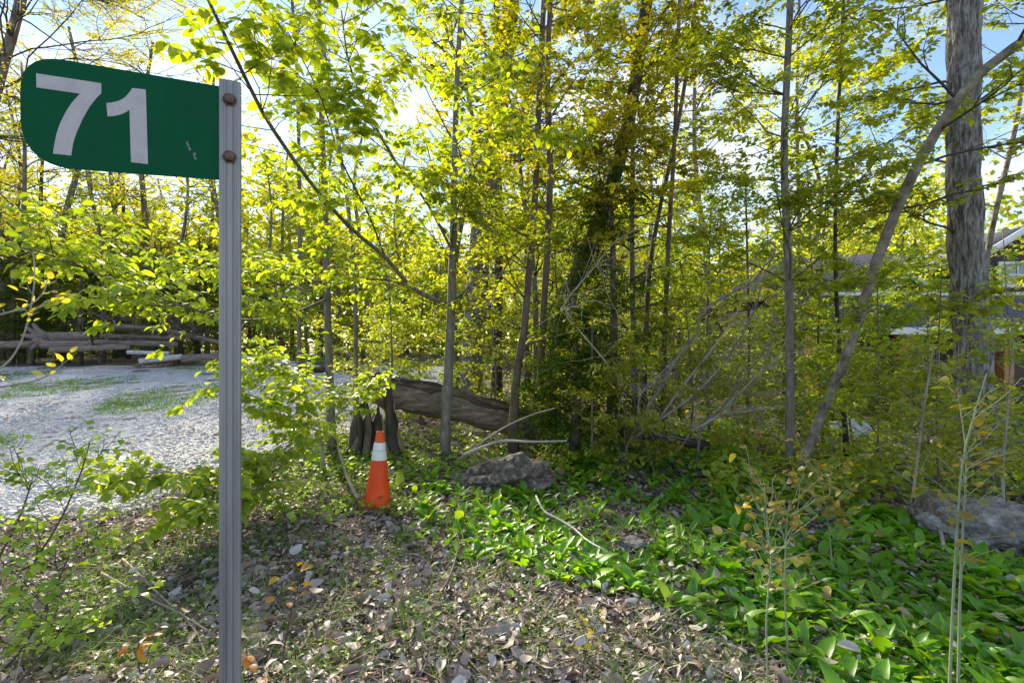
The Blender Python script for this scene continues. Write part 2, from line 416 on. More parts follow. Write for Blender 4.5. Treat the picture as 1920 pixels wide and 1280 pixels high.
class Plant:
    def __init__(self, seed):
        self.r = np.random.default_rng(seed)
        self.wood = []; self.P = []; self.D = []; self.N = []; self.S = []
    def path(self, p, d, L, n, wob, lift):
        pts = [np.asarray(p, float)]; d = unit(d)
        for _ in range(n):
            d = unit(d + self.r.normal(0, wob, 3) + np.array([0, 0, lift / n]))
            pts.append(pts[-1] + d * L / n)
        return np.array(pts)
    def leaves_on(self, pts, per_m, size, droop=0.45, spread=0.9, t0=0.15):
        seg = np.linalg.norm(np.diff(pts, axis=0), axis=1); L = seg.sum()
        k = max(2, int(self.r.poisson(per_m * L)))
        u = np.sort(self.r.uniform(t0, 1.0, k)); u[-1] = 1.0
        s = np.concatenate([[0], np.cumsum(seg)]) / L
        p = np.stack([np.interp(u, s, pts[:, i]) for i in range(3)], -1)
        T = pts[-1] - pts[0]; T = T / (np.linalg.norm(T) + 1e-9)
        side = unit(np.cross(T, [0, 0, 1.0]) + 1e-4) * 1.0
        sg = np.where(np.arange(k) % 2 == 0, 1.0, -1.0)[:, None]
        d = T * 0.55 + side * sg * spread + self.r.normal(0, 0.28, (k, 3)) + np.array([0, 0, -droop])
        n = np.array([0, 0, 1.0]) + self.r.normal(0, 0.35, (k, 3)) + side * sg * 0.25
        self.P.append(p + self.r.normal(0, 0.012, (k, 3))); self.D.append(d); self.N.append(n)
        self.S.append(size * self.r.uniform(0.6, 1.2, k))
    def branch(self, p, d, L, r, level, cfg):
        n = max(4, min(12, int(L / cfg.get('seg', 0.22))))
        pts = self.path(p, d, L, n, cfg.get('wob', 0.13), cfg.get('lift', 0.1))
        if r > cfg.get('rmin', 0.0012):
            self.wood.append((pts, np.linspace(r, max(r * 0.3, 0.0015), len(pts)), 5 if r > 0.012 else 3))
        if level <= 0:
            self.leaves_on(pts, cfg['per_m'], cfg['leaf'], cfg.get('droop', 0.45)); return pts
        k = cfg['kids'][level - 1]
        k = max(1, int(round(k * self.r.uniform(0.75, 1.25))))
        ts = self.r.uniform(cfg.get('bare', 0.2), 1.0, k)
        for j, t in enumerate(ts):
            i = min(int(t * (len(pts) - 1)), len(pts) - 2)
            T = unit(pts[i + 1] - pts[i])
            side = unit(np.cross(T, [0, 0, 1.0])) * (1 if j % 2 else -1)
            nd = unit(T * 0.75 + side * self.r.uniform(0.5, 1.1) + self.r.normal(0, 0.25, 3) * np.array([1, 1, cfg.get('vert', 0.8)]))
            q = pts[i] + (pts[i + 1] - pts[i]) * self.r.uniform()
            self.branch(q, nd, L * cfg.get('ratio', 0.5) * self.r.uniform(0.7, 1.2) * (1.1 - 0.5 * t), max(r * 0.45, 0.002), level - 1, cfg)
        self.leaves_on(pts[len(pts) // 2:], cfg['per_m'] * 0.6, cfg['leaf'], cfg.get('droop', 0.45))
        return pts
    def arrays(self):
        return [np.concatenate(a) for a in (self.P, self.D, self.N, self.S)]

def furrow(k, depth, seed=0):
    def f(a, s):
        w = a * k + 1.3 * np.sin(s * 2.1 + a * 2 + seed) + 0.8 * np.sin(s * 6.7 + seed * 2 + a * 3) + 0.5 * np.sin(s * 15 + a * 5)
        br = 0.6 + 0.4 * np.sin(s * 9 + 2.5 * np.sin(a * 4 + seed) + a * 7)
        return 1 + depth * (np.abs(np.sin(w)) * br - 0.5) + 0.035 * np.sin(a * 2 + s * 1.3 + seed) + 0.03 * np.sin(a * 3 - s * 2.1)
    return f

def flare(n, amount=0.5, h=0.08):
    t = np.linspace(0, 1, n); return 1 + amount * np.exp(-t / h)

def make_tree(name, label, cat, path, width, depth, bark='bark_grey', leafmat='leaf_spring', limbs=14, cfg=None, t0=0.25, length=(0.8, 2.2),
              seed=1, group=None, sides=12, furrows=None, tmpl='mid', dir_bias=(0, 0, 0), big_leaves=0, leafw=0.30, extra=(), up=(0.1, 0.7), twig=None, ground=True, taper=1.0, flare_amt=0.45):
    """path: photo pixels of the trunk from the base up, or world points; width: trunk width in photo pixels at base and top"""
    pl = Plant(seed)
    dl = depth if hasattr(depth, '__len__') else [depth] * len(path)
    pts = np.array([at(px, py, d) for (px, py), d in zip(path, dl)])
    if ground:
        pts[0][2] = float(zg(pts[0][0], pts[0][1])) - 0.05
    n = 14 if sides <= 12 else 130
    P = spline(pts, n)
    cw = 0.85 * math.cos(math.atan((path[0][0] - 960) / FPX))   # a round trunk off axis looks wider
    w0, w1 = [w * cw * np.mean(dl) / FPX / 2 for w in width]
    rad = np.linspace(w0, w1, n) * flare(n, flare_amt, 0.06)
    base = P[0].copy(); base[2] += 0.05
    root = thing(name, label, cat, base, group)
    rough = furrow(*furrows) if furrows else furrow(3, 0.05, seed)
    link('trunk', tubes_mesh('trunk', [(P, rad, sides, True, rough)], bark, base), root)
    c = dict(kids=[5, 4], per_m=26, leaf=0.065, ratio=0.5)
    if cfg: c.update(cfg)
    c['per_m'] *= (1.25 if big_leaves else 2.1); c['leaf'] *= (1.12 if big_leaves else 0.98); c['kids'] = [k + 1 for k in c['kids']]
    lv = len(c['kids'])
    for i in range(limbs):
        t = t0 + (1 - t0) * (i + pl.r.uniform()) / limbs
        q = P[min(int(t * (n - 1)), n - 1)]
        az = pl.r.uniform(0, 2 * np.pi)
        d = np.array([math.cos(az), math.sin(az), pl.r.uniform(*up)]) + np.array(dir_bias)
        L = pl.r.uniform(*length) * (1.15 - 0.4 * t)
        pl.branch(q, d, L, max(0.004, min(w1 * 0.35, 0.016)), lv, c)
    for e in extra:   # drawn limbs: (pixel path, depths, radius, twigs, twig length)
        epts = spline(np.array([at(px, py, d) for (px, py), d in zip(e[0], e[1])]), 22)
        link('limb', tubes_mesh('limb', [(epts, np.linspace(e[2], max(0.3 * e[2], 0.003), 22), 7)], bark if e[2] > 0.012 else (twig or 'twig'), base), root)
        for j in range(e[3]):
            t = pl.r.uniform(e[5] if len(e) > 5 else 0.2, 1.0); i = min(int(t * 21), 20)
            T = unit(epts[i + 1] - epts[i]); side = unit(np.cross(T, [0, 0, 1.0])) * (1 if j % 2 else -1)
            nd = unit(T * 0.8 + side * pl.r.uniform(0.4, 1.0) + pl.r.normal(0, 0.3, 3))
            c2 = dict(c)
            pl.branch(epts[i], nd, e[4] * pl.r.uniform(0.6, 1.2) * (1.15 - 0.4 * t), 0.005, max(lv - 1, 0), c2)
    if pl.wood:
        link('twigs', tubes_mesh('twigs', pl.wood, twig or 'twig', base), root)['kind'] = 'stuff'
    Pl, D, N, S = pl.arrays()
    if big_leaves:
        vis = (Pl[:, 1] > 0.8) & (np.abs(Pl[:, 0]) < Pl[:, 1] * 1.08) & (np.abs(Pl[:, 2] - EYE) < Pl[:, 1] * 0.72)
        app = np.where(vis, S / np.maximum(Pl[:, 1], 0.1), 0)
        order = np.argsort(-app); near, rest = order[:big_leaves], order[big_leaves:]
        leaf_objects(root, base, Pl[near], D[near], N[near], S[near], leafmat, leafw)
    else:
        rest = np.arange(len(Pl))
    if len(rest):
        o = link('crown', scatter_mesh('crown', leaf_template(tmpl, width=leafw), Pl[rest] - base, D[rest], N[rest], S[rest], leafmat), root)
        if big_leaves: o['kind'] = 'stuff'
    return root

# ------------------------------------------------------------------ the ground
def grid_coords(a, b, n, k):
    u = np.linspace(-1, 1, n); s = np.sinh(u * k) / np.sinh(k)
    return np.where(s < 0, -s * a, s * b)
gx = grid_coords(-500, 500, 181, 6.0); gy = grid_coords(-500, 900, 221, 6.0)
X, Y = np.meshgrid(gx, gy)
Z = zg(X, Y)
i = np.arange(len(gy) - 1)[:, None] * len(gx); j = np.arange(len(gx) - 1)[None, :]
F = np.stack([i + j, i + j + 1, i + j + 1 + len(gx), i + j + len(gx)], -1).reshape(-1, 4)
o = link('ground', mk_mesh('ground', np.stack([X, Y, Z], -1).reshape(-1, 3), [F], 'soil', True)); o['kind'] = 'structure'
o['label'] = 'brown earth floor of the woods under leaf litter'

ys = np.linspace(3.4, 21.6, 150)
rows = []
for y in ys:
    e = float(gravel_edge(y)); u = np.linspace(0, 1, 60) ** 1.6
    x = e - u * (45 + e) ; yy = y + (y > 21) * 0.4 * np.sin(x * 0.9)
    rows.append(np.stack([x, yy + 0 * x, zg(x, yy + 0 * x) + 0.012], -1))
V = np.array(rows); nr, nc = V.shape[:2]
i = np.arange(nr - 1)[:, None] * nc; j = np.arange(nc - 1)[None, :]
F = np.stack([i + j, i + nc + j, i + nc + j + 1, i + j + 1], -1).reshape(-1, 4)
o = link('gravel_path', mk_mesh('gravel_path', V.reshape(-1, 3), [F], 'gravel_base', True)); o['kind'] = 'structure'
o['label'] = 'pale limestone gravel lot behind the sign post'

# loose stones
def rough_blocks(name, P, S, mat, flat=0.65, seed=3):
    r = np.random.default_rng(seed); n = len(P)
    c = np.array([(-1, -1, -1), (1, -1, -1), (1, 1, -1), (-1, 1, -1), (-1, -1, 1), (1, -1, 1), (1, 1, 1), (-1, 1, 1)], float) * 0.5
    V = c[None] * r.uniform(0.55, 1.0, (n, 8, 3)) * np.array([1, 0.8, flat])
    a = r.uniform(0, 2 * np.pi, n); ca, sa = np.cos(a)[:, None], np.sin(a)[:, None]
    t = r.normal(0, 0.35, n); ct, st = np.cos(t)[:, None], np.sin(t)[:, None]
    x, y, z = V[..., 0], V[..., 1] * ct - V[..., 2] * st, V[..., 1] * st + V[..., 2] * ct
    V = np.stack([x * ca - y * sa, x * sa + y * ca, z], -1) * np.asarray(S)[:, None, None] + np.asarray(P)[:, None, :]
    f = np.array([(0, 3, 2, 1), (4, 5, 6, 7), (0, 1, 5, 4), (1, 2, 6, 5), (2, 3, 7, 6), (3, 0, 4, 7)])
    F = (f[None] + (np.arange(n) * 8)[:, None, None]).reshape(-1, 4)
    return mk_mesh(name, V.reshape(-1, 3), [F], mat)

px = rng.uniform(-250, 900, 60000); py = 672 + 360 * rng.uniform(0, 1, 60000) ** 0.9
g = ground_at(px, py)
ok = in_gravel(g[:, 0] - rng.exponential(0.10, len(g)), g[:, 1]) & (g[:, 1] < 21)
g = g[ok]
S = np.clip(rng.lognormal(-3.55, 0.42, len(g)), 0.010, 0.09) * np.clip(g[:, 1] / 9, 0.8, 1.15)
g[:, 2] += S * 0.12 + 0.008
o = link('gravel', rough_blocks('gravel', g, S, 'gravel_stone')); o['kind'] = 'stuff'
o['label'] = 'loose pale limestone gravel covering the lot'

def rock_mesh(name, size, seed, sub=3, mat='rock_grey', rough=0.22, flat_bottom=True):
    bm = bmesh.new(); bmesh.ops.create_icosphere(bm, subdivisions=sub, radius=1.0)
    r = np.random.default_rng(seed); Q = np.array([v.co[:] for v in bm.verts])
    Nn = r.normal(0, 1, (22, 3)); Nn /= np.linalg.norm(Nn, axis=1)[:, None]; h = r.uniform(0.72, 1.0, 22)
    dots = Q @ Nn.T
    rad_ = np.where(dots > 0.05, h[None] / np.maximum(dots, 0.05), 9).min(1); rad_ = np.minimum(rad_, 1.15)
    K = r.normal(0, 1, (14, 3)) * np.linspace(3, 22, 14)[:, None]; ph = r.uniform(0, 6.28, 14); am = rough * 0.5 / np.linspace(1, 9, 14)
    rad_ = rad_ + (np.abs(np.sin(Q @ K.T + ph)) * am).sum(1) - am.sum() * .6
    for v, d in zip(bm.verts, rad_):
        v.co = Vector((v.co.x * d * size[0] / 2, v.co.y * d * size[1] / 2, v.co.z * d * size[2] / 2))
    me = bpy.data.meshes.new(name); bm.to_mesh(me); bm.free()
    me.materials.append(MAT[mat])
    return me

# ------------------------------------------------------------------ the address sign
SIGN_R = np.array([-0.628, 1.035]); SIGN_L = np.array([-0.911, 0.898])
su = (SIGN_L - SIGN_R) / np.linalg.norm(SIGN_L - SIGN_R)
sn = np.array([-su[1], su[0]])
if sn @ (-SIGN_R) < 0: sn = -sn
def on_sign(px, py, off=0.0):
    """photo pixel -> (s, z) on the sign plane moved off toward the viewer"""
    d = np.array([(px - 960) / FPX, 1.0]); q = SIGN_R + sn * off
    t = (q @ sn) / (d @ sn)
    w = d * t
    return (w - q) @ su, EYE - (py - 640) / FPX * t

def sign_point(s, z, off):
    w = SIGN_R + su * s + sn * off
    return np.array([w[0], w[1], z])

def plate_mesh(name, outline, off, thick, mat, base, bev=0.0):
    bm = bmesh.new()
    f = [bm.verts.new(Vector(sign_point(s, z, off + thick) - base)) for s, z in outline]
    b = [bm.verts.new(Vector(sign_point(s, z, off) - base)) for s, z in outline]
    bm.faces.new(f); bm.faces.new(b[::-1])
    n = len(outline)
    for i in range(n):
        bm.faces.new((f[i], b[i], b[(i + 1) % n], f[(i + 1) % n]))
    bmesh.ops.recalc_face_normals(bm, faces=bm.faces)
    bmesh.ops.triangulate(bm, faces=[q for q in bm.faces if len(q.verts) > 4])
    me = bpy.data.meshes.new(name); bm.to_mesh(me); bm.free(); me.materials.append(MAT[mat])
    return me

pbase = np.array([-0.61, 1.045, float(zg(-0.61, 1.045))])
sign = thing('address_sign', 'green house number sign reading 71 bolted to a grey metal post', 'sign', pbase)
out_px = [(118, 113), (100, 111.5), (84, 112), (68, 116), (54, 125), (45, 139), (40, 156), (38.5, 176), (39, 205), (40, 232), (43, 250), (50, 268), (61, 284), (76, 297), (93, 306.5), (112, 313), (132, 317)]
ol = [on_sign(*p) for p in out_px]
zr_t = on_sign(411, 159)[1]; zr_b = on_sign(411, 338)[1]
zl_t = ol[0][1]; 
outline = ol + [(-0.035, zr_b + 0.002), (-0.035, zr_t - 0.003)]
link('plate', plate_mesh('plate', outline, 0.0, 0.002, 'sign_green', pbase), sign)
seven = [(67.9, 137.9), (190.1, 156.6), (190.1, 175.8), (182.5, 182.6), (175.7, 190.6), (168, 201), (161.4, 212.2), (154.8, 224), (149.4, 236.1), (144, 248), (139.8, 260.1), (137, 270), (135.5, 279.3), (133.8, 292),
         (99.5, 288.4), (100.8, 278), (102.7, 267.3), (105.2, 255), (108.6, 243.3), (113, 231.5), (118.2, 220.6), (123.2, 210.8), (129, 201.4), (134.2, 194), (139.8, 187), (150.1, 176.2), (68.6, 164.3)]
one = [(248, 165.5), (273.5, 168.3), (277.5, 308), (245.7, 304.4), (242.8, 206.2), (238, 209.5), (233.2, 212.2), (226.5, 215), (218.9, 217), (210, 218.3), (201.6, 218.7), (199.7, 193.5), (208.5, 192.8), (216.5, 191.1), (224, 188.8), (230.8, 185.4), (236, 181.4), (240.4, 176.7), (244.5, 171.2)]
link('numeral_seven', plate_mesh('numeral_seven', [on_sign(*p, 0.0022) for p in seven], 0.0021, 0.0006, 'sign_numeral', pbase), sign)
link('numeral_one', plate_mesh('numeral_one', [on_sign(*p, 0.0022) for p in one], 0.0021, 0.0006, 'sign_numeral', pbase), sign)
scar = [(351, 264), (355, 272), (358, 281), (356, 283), (352, 277), (349, 268)]
link('scratch', plate_mesh('scratch', [on_sign(*p, 0.0022) for p in scar], 0.0021, 0.0003, 'sign_scar', pbase), sign)
scar = [(363, 286), (368, 288), (366, 292), (370, 299), (366, 300), (362, 293)]
link('scratch', plate_mesh('scratch', [on_sign(*p, 0.0022) for p in scar], 0.0021, 0.0003, 'sign_scar', pbase), sign)
# post: ribbed U channel profile (s across, n toward viewer), extruded
s_l = on_sign(410.5, 250, 0.004)[0]
s_r = on_sign(451.5, 250, 0.004)[0]
W = s_l - s_r
prof = [(0.0, -0.022), (0.0, 0.003), (0.03, 0.0052), (0.20, 0.0052), (0.22, 0.0068), (0.30, 0.0068), (0.32, 0.0050), (0.38, 0.0050), (0.40, 0.0070), (0.62, 0.0070), (0.64, 0.0050), (0.70, 0.0050),
        (0.72, 0.0068), (0.80, 0.0068), (0.82, 0.0052), (0.97, 0.0052), (1.0, 0.003), (1.0, -0.022), (0.93, -0.022), (0.93, 0.0), (0.07, 0.0), (0.07, -0.022)]
ztop = on_sign(431, 152, 0.004)[1]
zs = [float(pbase[2]) - 0.35, 0.6, 1.2, ztop - 0.004, ztop]
bm = bmesh.new(); rings = []
for z in zs:
    ins = 0.0
    rings.append([bm.verts.new(Vector(sign_point(s_l - W * a, z, 0.0022 + b) - pbase)) for a, b in prof])
n = len(prof)
for a, b in zip(rings[:-1], rings[1:]):
    for i in range(n):
        bm.faces.new((a[i], a[(i + 1) % n], b[(i + 1) % n], b[i]))
bm.faces.new(rings[-1]); bm.faces.new(rings[0][::-1])
bmesh.ops.recalc_face_normals(bm, faces=bm.faces)
bmesh.ops.triangulate(bm, faces=[q for q in bm.faces if len(q.verts) > 4])
me = bpy.data.meshes.new('post'); bm.to_mesh(me); bm.free(); me.materials.append(MAT['galvanised'])
link('post', me, sign)
def bolt_mesh():
    bm = bmesh.new()
    def ring(r, z, n=6, ph=0): return [bm.verts.new((r * math.cos(2 * math.pi * k / n + ph), r * math.sin(2 * math.pi * k / n + ph), z)) for k in range(n)]
    a = ring(0.0135, 0, 24); b = ring(0.0135, 0.0016, 24); bm.faces.new(b)
    for k in range(24): bm.faces.new((a[k], a[(k + 1) % 24], b[(k + 1) % 24], b[k]))
    a = ring(0.0112, 0.0018); b = ring(0.0112, 0.0085); c = ring(0.0088, 0.0102)
    for k in range(6):
        bm.faces.new((a[k], a[(k + 1) % 6], b[(k + 1) % 6], b[k])); bm.faces.new((b[k], b[(k + 1) % 6], c[(k + 1) % 6], c[k]))
    bm.faces.new(c)
    me = bpy.data.meshes.new('bolt'); bm.to_mesh(me); bm.free(); me.materials.append(MAT['bolt_rust']); return me
bmsh = bolt_mesh()
for py in (187.5, 294.5):
    s, z = on_sign(430.5, py, 0.009)
    o = link('bolt', bmsh, sign)
    p = sign_point(s, z, 0.0093) - pbase
    o.location = Vector(p); o.rotation_euler = Vector((sn[0], sn[1], 0)).to_track_quat('Z', 'Y').to_euler()

# ------------------------------------------------------------------ the traffic cone
cg = ground_at(707, 950); cg = np.asarray(cg)
cone = thing('traffic_cone', 'worn orange traffic cone with a white collar standing beside the broken stump', 'traffic cone', cg)
cone.rotation_euler = (R(-1.5), R(2.6), R(24)); cone.scale = (1.0, 1.0, 1.0)
H = 0.715
def cone_r(z): return 0.126 + (0.036 - 0.126) * (z - 0.03) / (H - 0.03)
def lathe(name, prof, mat, n=40, closed=False, smooth=True):
    a = np.linspace(0, 2 * np.pi, n, endpoint=False)
    V = np.array([[(r * math.cos(t), r * math.sin(t), z) for t in a] for r, z in prof]).reshape(-1, 3)
    i = np.arange(len(prof) - 1)[:, None] * n; j = np.arange(n)[None, :]; k = (j + 1) % n
    return mk_mesh(name, V, [np.stack([i + j, i + k, i + n + k, i + n + j], -1).reshape(-1, 4)], mat, smooth)
bm = bmesh.new()
bmesh.ops.create_cube(bm, size=1.0); bmesh.ops.scale(bm, vec=(0.37, 0.37, 0.034), verts=bm.verts); bmesh.ops.translate(bm, vec=(0, 0, 0.02), verts=bm.verts)
bmesh.ops.bevel(bm, geom=[e for e in bm.edges if abs(e.verts[0].co.z - e.verts[1].co.z) > 0.01], offset=0.05, segments=4, affect='EDGES')
bmesh.ops.bevel(bm, geom=list(bm.edges), offset=0.004, segments=1, affect='EDGES')
me = bpy.data.meshes.new('base'); bm.to_mesh(me); bm.free(); me.materials.append(MAT['cone_base']); link('base', me, cone)
z1, z2, z3 = 0.455, 0.615, 0.635
link('body', lathe('body', [(0.142, 0.0375), (0.132, 0.045), (cone_r(0.07), 0.07), (cone_r(0.25), 0.25), (cone_r(z1) + 0.0015, z1 - 0.004), (cone_r(z1), z1)], 'cone_orange'), cone)
link('collar', lathe('collar', [(cone_r(z1) + 0.003, z1 - 0.002), (cone_r(z1) + 0.0035, z1 + 0.002), (cone_r(0.53) + 0.0035, 0.53), (cone_r(z2) + 0.003, z2), (cone_r(z2) + 0.0005, z2 + 0.003)], 'cone_white'), cone)
link('reflective_strip', lathe('reflective_strip', [(cone_r(0.535) + 0.0042, 0.535), (cone_r(0.549) + 0.0042, 0.549)], 'cone_strip'), cone)
link('tip', lathe('tip', [(cone_r(z2), z2), (cone_r(0.68), 0.68), (cone_r(H), H), (0.036, H + 0.004), (0.026, H + 0.004), (0.024, H - 0.06)], 'cone_worn'), cone)

# ------------------------------------------------------------------ stump, fallen trunk, boulders
sb = ground_at(704, 852)
stump = thing('broken_stump', 'splintered dark stump of a snapped tree behind the traffic cone', 'stump', sb)
def jagged_tube(R0, H0, n, seed, mat, name, jag=0.4):
    r = np.random.default_rng(seed); a = np.linspace(0, 2 * np.pi, n, endpoint=False)
    top = H0 * (1 - jag * (0.5 + 0.5 * np.sin(a * 2 + 1.0))) * r.uniform(0.75, 1.1, n)
    V = []; zs = np.linspace(0, 1, 8)
    for z in zs:
        rr = R0 * (1 + 0.45 * np.exp(-z * 6)) * (1 + 0.12 * np.sin(a * 3 + 2) + 0.08 * np.sin(a * 7 + z * 3)) * (1 - 0.12 * z)
        V.append(np.stack([rr * np.cos(a), rr * np.sin(a), z * top - 0.05], -1))
    for k, z in enumerate((0.93, 0.4)):
        V.append(np.stack([R0 * 0.6 * np.cos(a) * (1 - 0.3 * k), R0 * 0.6 * np.sin(a) * (1 - .3 * k), z * top * 0.9], -1))
    V = np.array(V); m = len(V); i = np.arange(m - 1)[:, None] * n; j = np.arange(n)[None, :]; k = (j + 1) % n
    return mk_mesh(name, V.reshape(-1, 3), [np.stack([i + j, i + k, i + n + k, i + n + j], -1).reshape(-1, 4)], mat)
link('bark_shell', jagged_tube(0.22, 0.62, 34, 5, 'bark_dark', 'bark_shell', 0.35), stump)
sr = np.random.default_rng(52)
for k in range(22):
    az = k / 22 * 6.28 + sr.normal(0, .12); front = -math.sin(az)
    h = 0.42 + 0.50 * sr.uniform() + 0.14 * math.cos(az - 5.6); w = sr.uniform(0.045, 0.10); r0_ = 0.27
    lean = sr.normal(-0.03, 0.05)
    c_ = np.array([math.cos(az), math.sin(az), 0])
    P = spline([c_ * r0_ * 1.45 + (0, 0, -0.06), c_ * r0_ * 1.08 + (0, 0, h * 0.3), c_ * (r0_ + lean * .5) + (0, 0, h * 0.72), c_ * (r0_ + lean) + (sr.normal(0, .03), 0, h)], 14)
    V, F_, T_ = tube(P, np.interp(np.linspace(0, 1, 14), [0, .3, .75, 1], [w, w * .8, w * .62, w * .12]), 8, True, furrow(3, 0.75, k))
    link('splinter', mk_mesh('splinter', V, [F_, T_], ['bark_dark', 'wood_weathered', 'bark_brown', 'wood_split'][int(sr.choice(4, p=[.55, .15, .18, .12]))]), stump)
fl_a, fl_b = at(700, 728, 6.8), at(985, 798, 7.3)
log_dir = unit(fl_b - fl_a)
fl_b2 = fl_a + (fl_b - fl_a) * 1.12
lbase = np.array([fl_b[0], fl_b[1], float(zg(fl_b[0], fl_b[1]))])
flog = thing('fallen_log', 'snapped grey brown tree trunk sloping from the broken stump down to the ground', 'log', lbase)
P = spline([fl_a, fl_a * 0.6 + fl_b2 * 0.4 + np.array([0, 0, 0.04]), fl_b2], 40)
rad = np.interp(np.linspace(0, 1, 40), [0, 0.05, 0.2, 1], [0.10, 0.20, 0.235, 0.20]) * (1 + 0.06 * np.sin(np.linspace(0, 19, 40)))
link('trunk', tubes_mesh('trunk', [(P, rad, 28, True, furrow(6, 0.17, 2))], 'wood_weathered', lbase), flog)
# dark flaking bark lying along the upper side, in long strips
def bark_shell(t0_, t1_, a0, a1, off, seed, mat):
    r = np.random.default_rng(seed); nu, nv = 26, 9
    T = unit(P[-1] - P[0]); B_ = unit(np.cross(T, [0, 0, 1.0])); U_ = np.cross(B_, T)
    tt = np.linspace(t0_, t1_, nu); C_ = np.stack([np.interp(tt * 39, np.arange(40), P[:, k]) for k in range(3)], -1)
    ra = np.interp(tt * 39, np.arange(40), rad)
    V = []
    e0 = a0 + np.cumsum(r.normal(0, .07, nu)) * .7; e1 = a1 + np.cumsum(r.normal(0, .07, nu)) * .7
    pinch = np.minimum(1, np.minimum(np.arange(nu), nu - 1 - np.arange(nu)) / 3.0 + .12)
    for i in range(nu):
        m_ = (e0[i] + e1[i]) / 2; aa = m_ + (np.linspace(e0[i], e1[i], nv) - m_) * pinch[i]
        rr = ra[i] * (off + .05 * r.uniform(0, 1, nv) + .05 * np.sin(aa * 9 + i * .5))
        V.append(C_[i] + rr[:, None] * (np.cos(aa)[:, None] * U_ + np.sin(aa)[:, None] * B_))
    V = np.array(V); V2 = V - (V - C_[:, None, :]) * 0.12
    i = np.arange(nu - 1)[:, None] * nv; j = np.arange(nv - 1)[None, :]; n_ = nu * nv
    F1 = np.stack([i + j, i + j + 1, i + nv + j + 1, i + nv + j], -1).reshape(-1, 4)
    F2 = F1[:, ::-1] + n_
    ed = np.concatenate([np.stack([np.arange(nu - 1) * nv, np.arange(1, nu) * nv], -1), np.stack([np.arange(1, nu) * nv + nv - 1, np.arange(nu - 1) * nv + nv - 1], -1)])
    F3 = np.stack([ed[:, 0], ed[:, 1], ed[:, 1] + n_, ed[:, 0] + n_], -1)
    link('bark_strip', mk_mesh('bark_strip', np.vstack([V.reshape(-1, 3), V2.reshape(-1, 3)]) - lbase, [F1, F2, F3], mat), flog)
# angles: 0 = top, positive/negative to either flank
SG = 1 if np.cross(log_dir, [0, 0, 1.0])[1] < 0 else -1
bark_shell(0.10, 0.70, SG * -0.9, SG * 0.25, 1.04, 1, 'bark_dark')
bark_shell(0.35, 0.99, SG * 0.1, SG * 0.75, 1.05, 2, 'bark_brown')
bark_shell(0.55, 1.0, SG * -0.8, SG * 0.2, 1.10, 3, 'bark_dark')
bark_shell(0.16, 0.5, SG * 0.3, SG * 0.62, 1.07, 4, 'bark_dark')
bark_shell(0.03, 0.45, SG * 0.0, SG * 0.8, 1.03, 6, 'bark_dark')
bark_shell(0.25, 0.85, SG * 0.7, SG * 1.05, 1.04, 7, 'bark_brown')
bark_shell(0.62, 0.97, SG * 0.8, SG * 1.25, 1.04, 5, 'bark_dark')
hb = at(700, 712, 6.8)
link('torn_end', rock_mesh('torn_end', (0.30, 0.34, 0.26), 14, 3, 'bark_dark', 0.35), flog).location = Vector(hb - lbase)

def boulder(px, py, size, seed, mat, label, name='boulder', sink=0.3, sub=4, rough=0.2, cat='boulder', rz=0.0, group=None):
    g_ = ground_at(px, py)
    o_ = link(name, rock_mesh(name, size, seed, sub, mat, rough))
    o_.location = Vector((float(g_[0]), float(g_[1]), float(g_[2]) + size[2] * (0.5 - sink))); o_.rotation_euler[2] = rz
    return tag(o_, label, cat, group)
boulder(946, 905, (1.1, 0.8, 0.56), 21, 'rock_brown', 'brown grey boulder littered with leaf scraps beside the crooked grey trunk', sink=0.46, rough=0.3, sub=5)
boulder(1850, 1015, (0.95, 0.7, 0.46), 22, 'rock_grey', 'grey mottled boulder at the foot of the big furrowed tree', sink=0.26, rough=0.24, sub=5)
boulder(1785, 1000, (0.55, 0.45, 0.36), 27, 'rock_brown', 'tan rock pressed against the mottled grey boulder', name='rock', sink=0.2, cat='rock')
boulder(1182, 1030, (0.26, 0.24, 0.12), 23, 'rock_grey', 'flat grey stone lying bare among the broad green leaves', name='flat_stone', sink=0.2, cat='stone', sub=3)
boulder(1590, 815, (1.3, 0.9, 0.7), 25, 'rock_white', 'pale boulder in the shade before the house porch', sink=0.2)
rs = np.random.default_rng(5)
for k in range(70):
    y = 3.9 + 3.3 * rs.uniform() ** 1.3
    x = float(gravel_edge(y)) + rs.normal(-0.15, 0.3)
    s = rs.uniform(0.06, 0.15) * (1.5 if k % 9 == 0 else 1)
    m = rock_mesh('limestone_rock', (s, s * rs.uniform(0.6, 0.9), s * rs.uniform(0.4, 0.65)), 100 + k, 2, 'rock_white', 0.22)
    o = link('limestone_rock', m); o.location = (x, y, float(zg(x, y)) + s * 0.15); o.rotation_euler[2] = rs.uniform(0, 6)
    tag(o, 'fist sized pale limestone rock along the ragged edge of the gravel lot', 'rock', 'limestone rocks along the gravel edge')

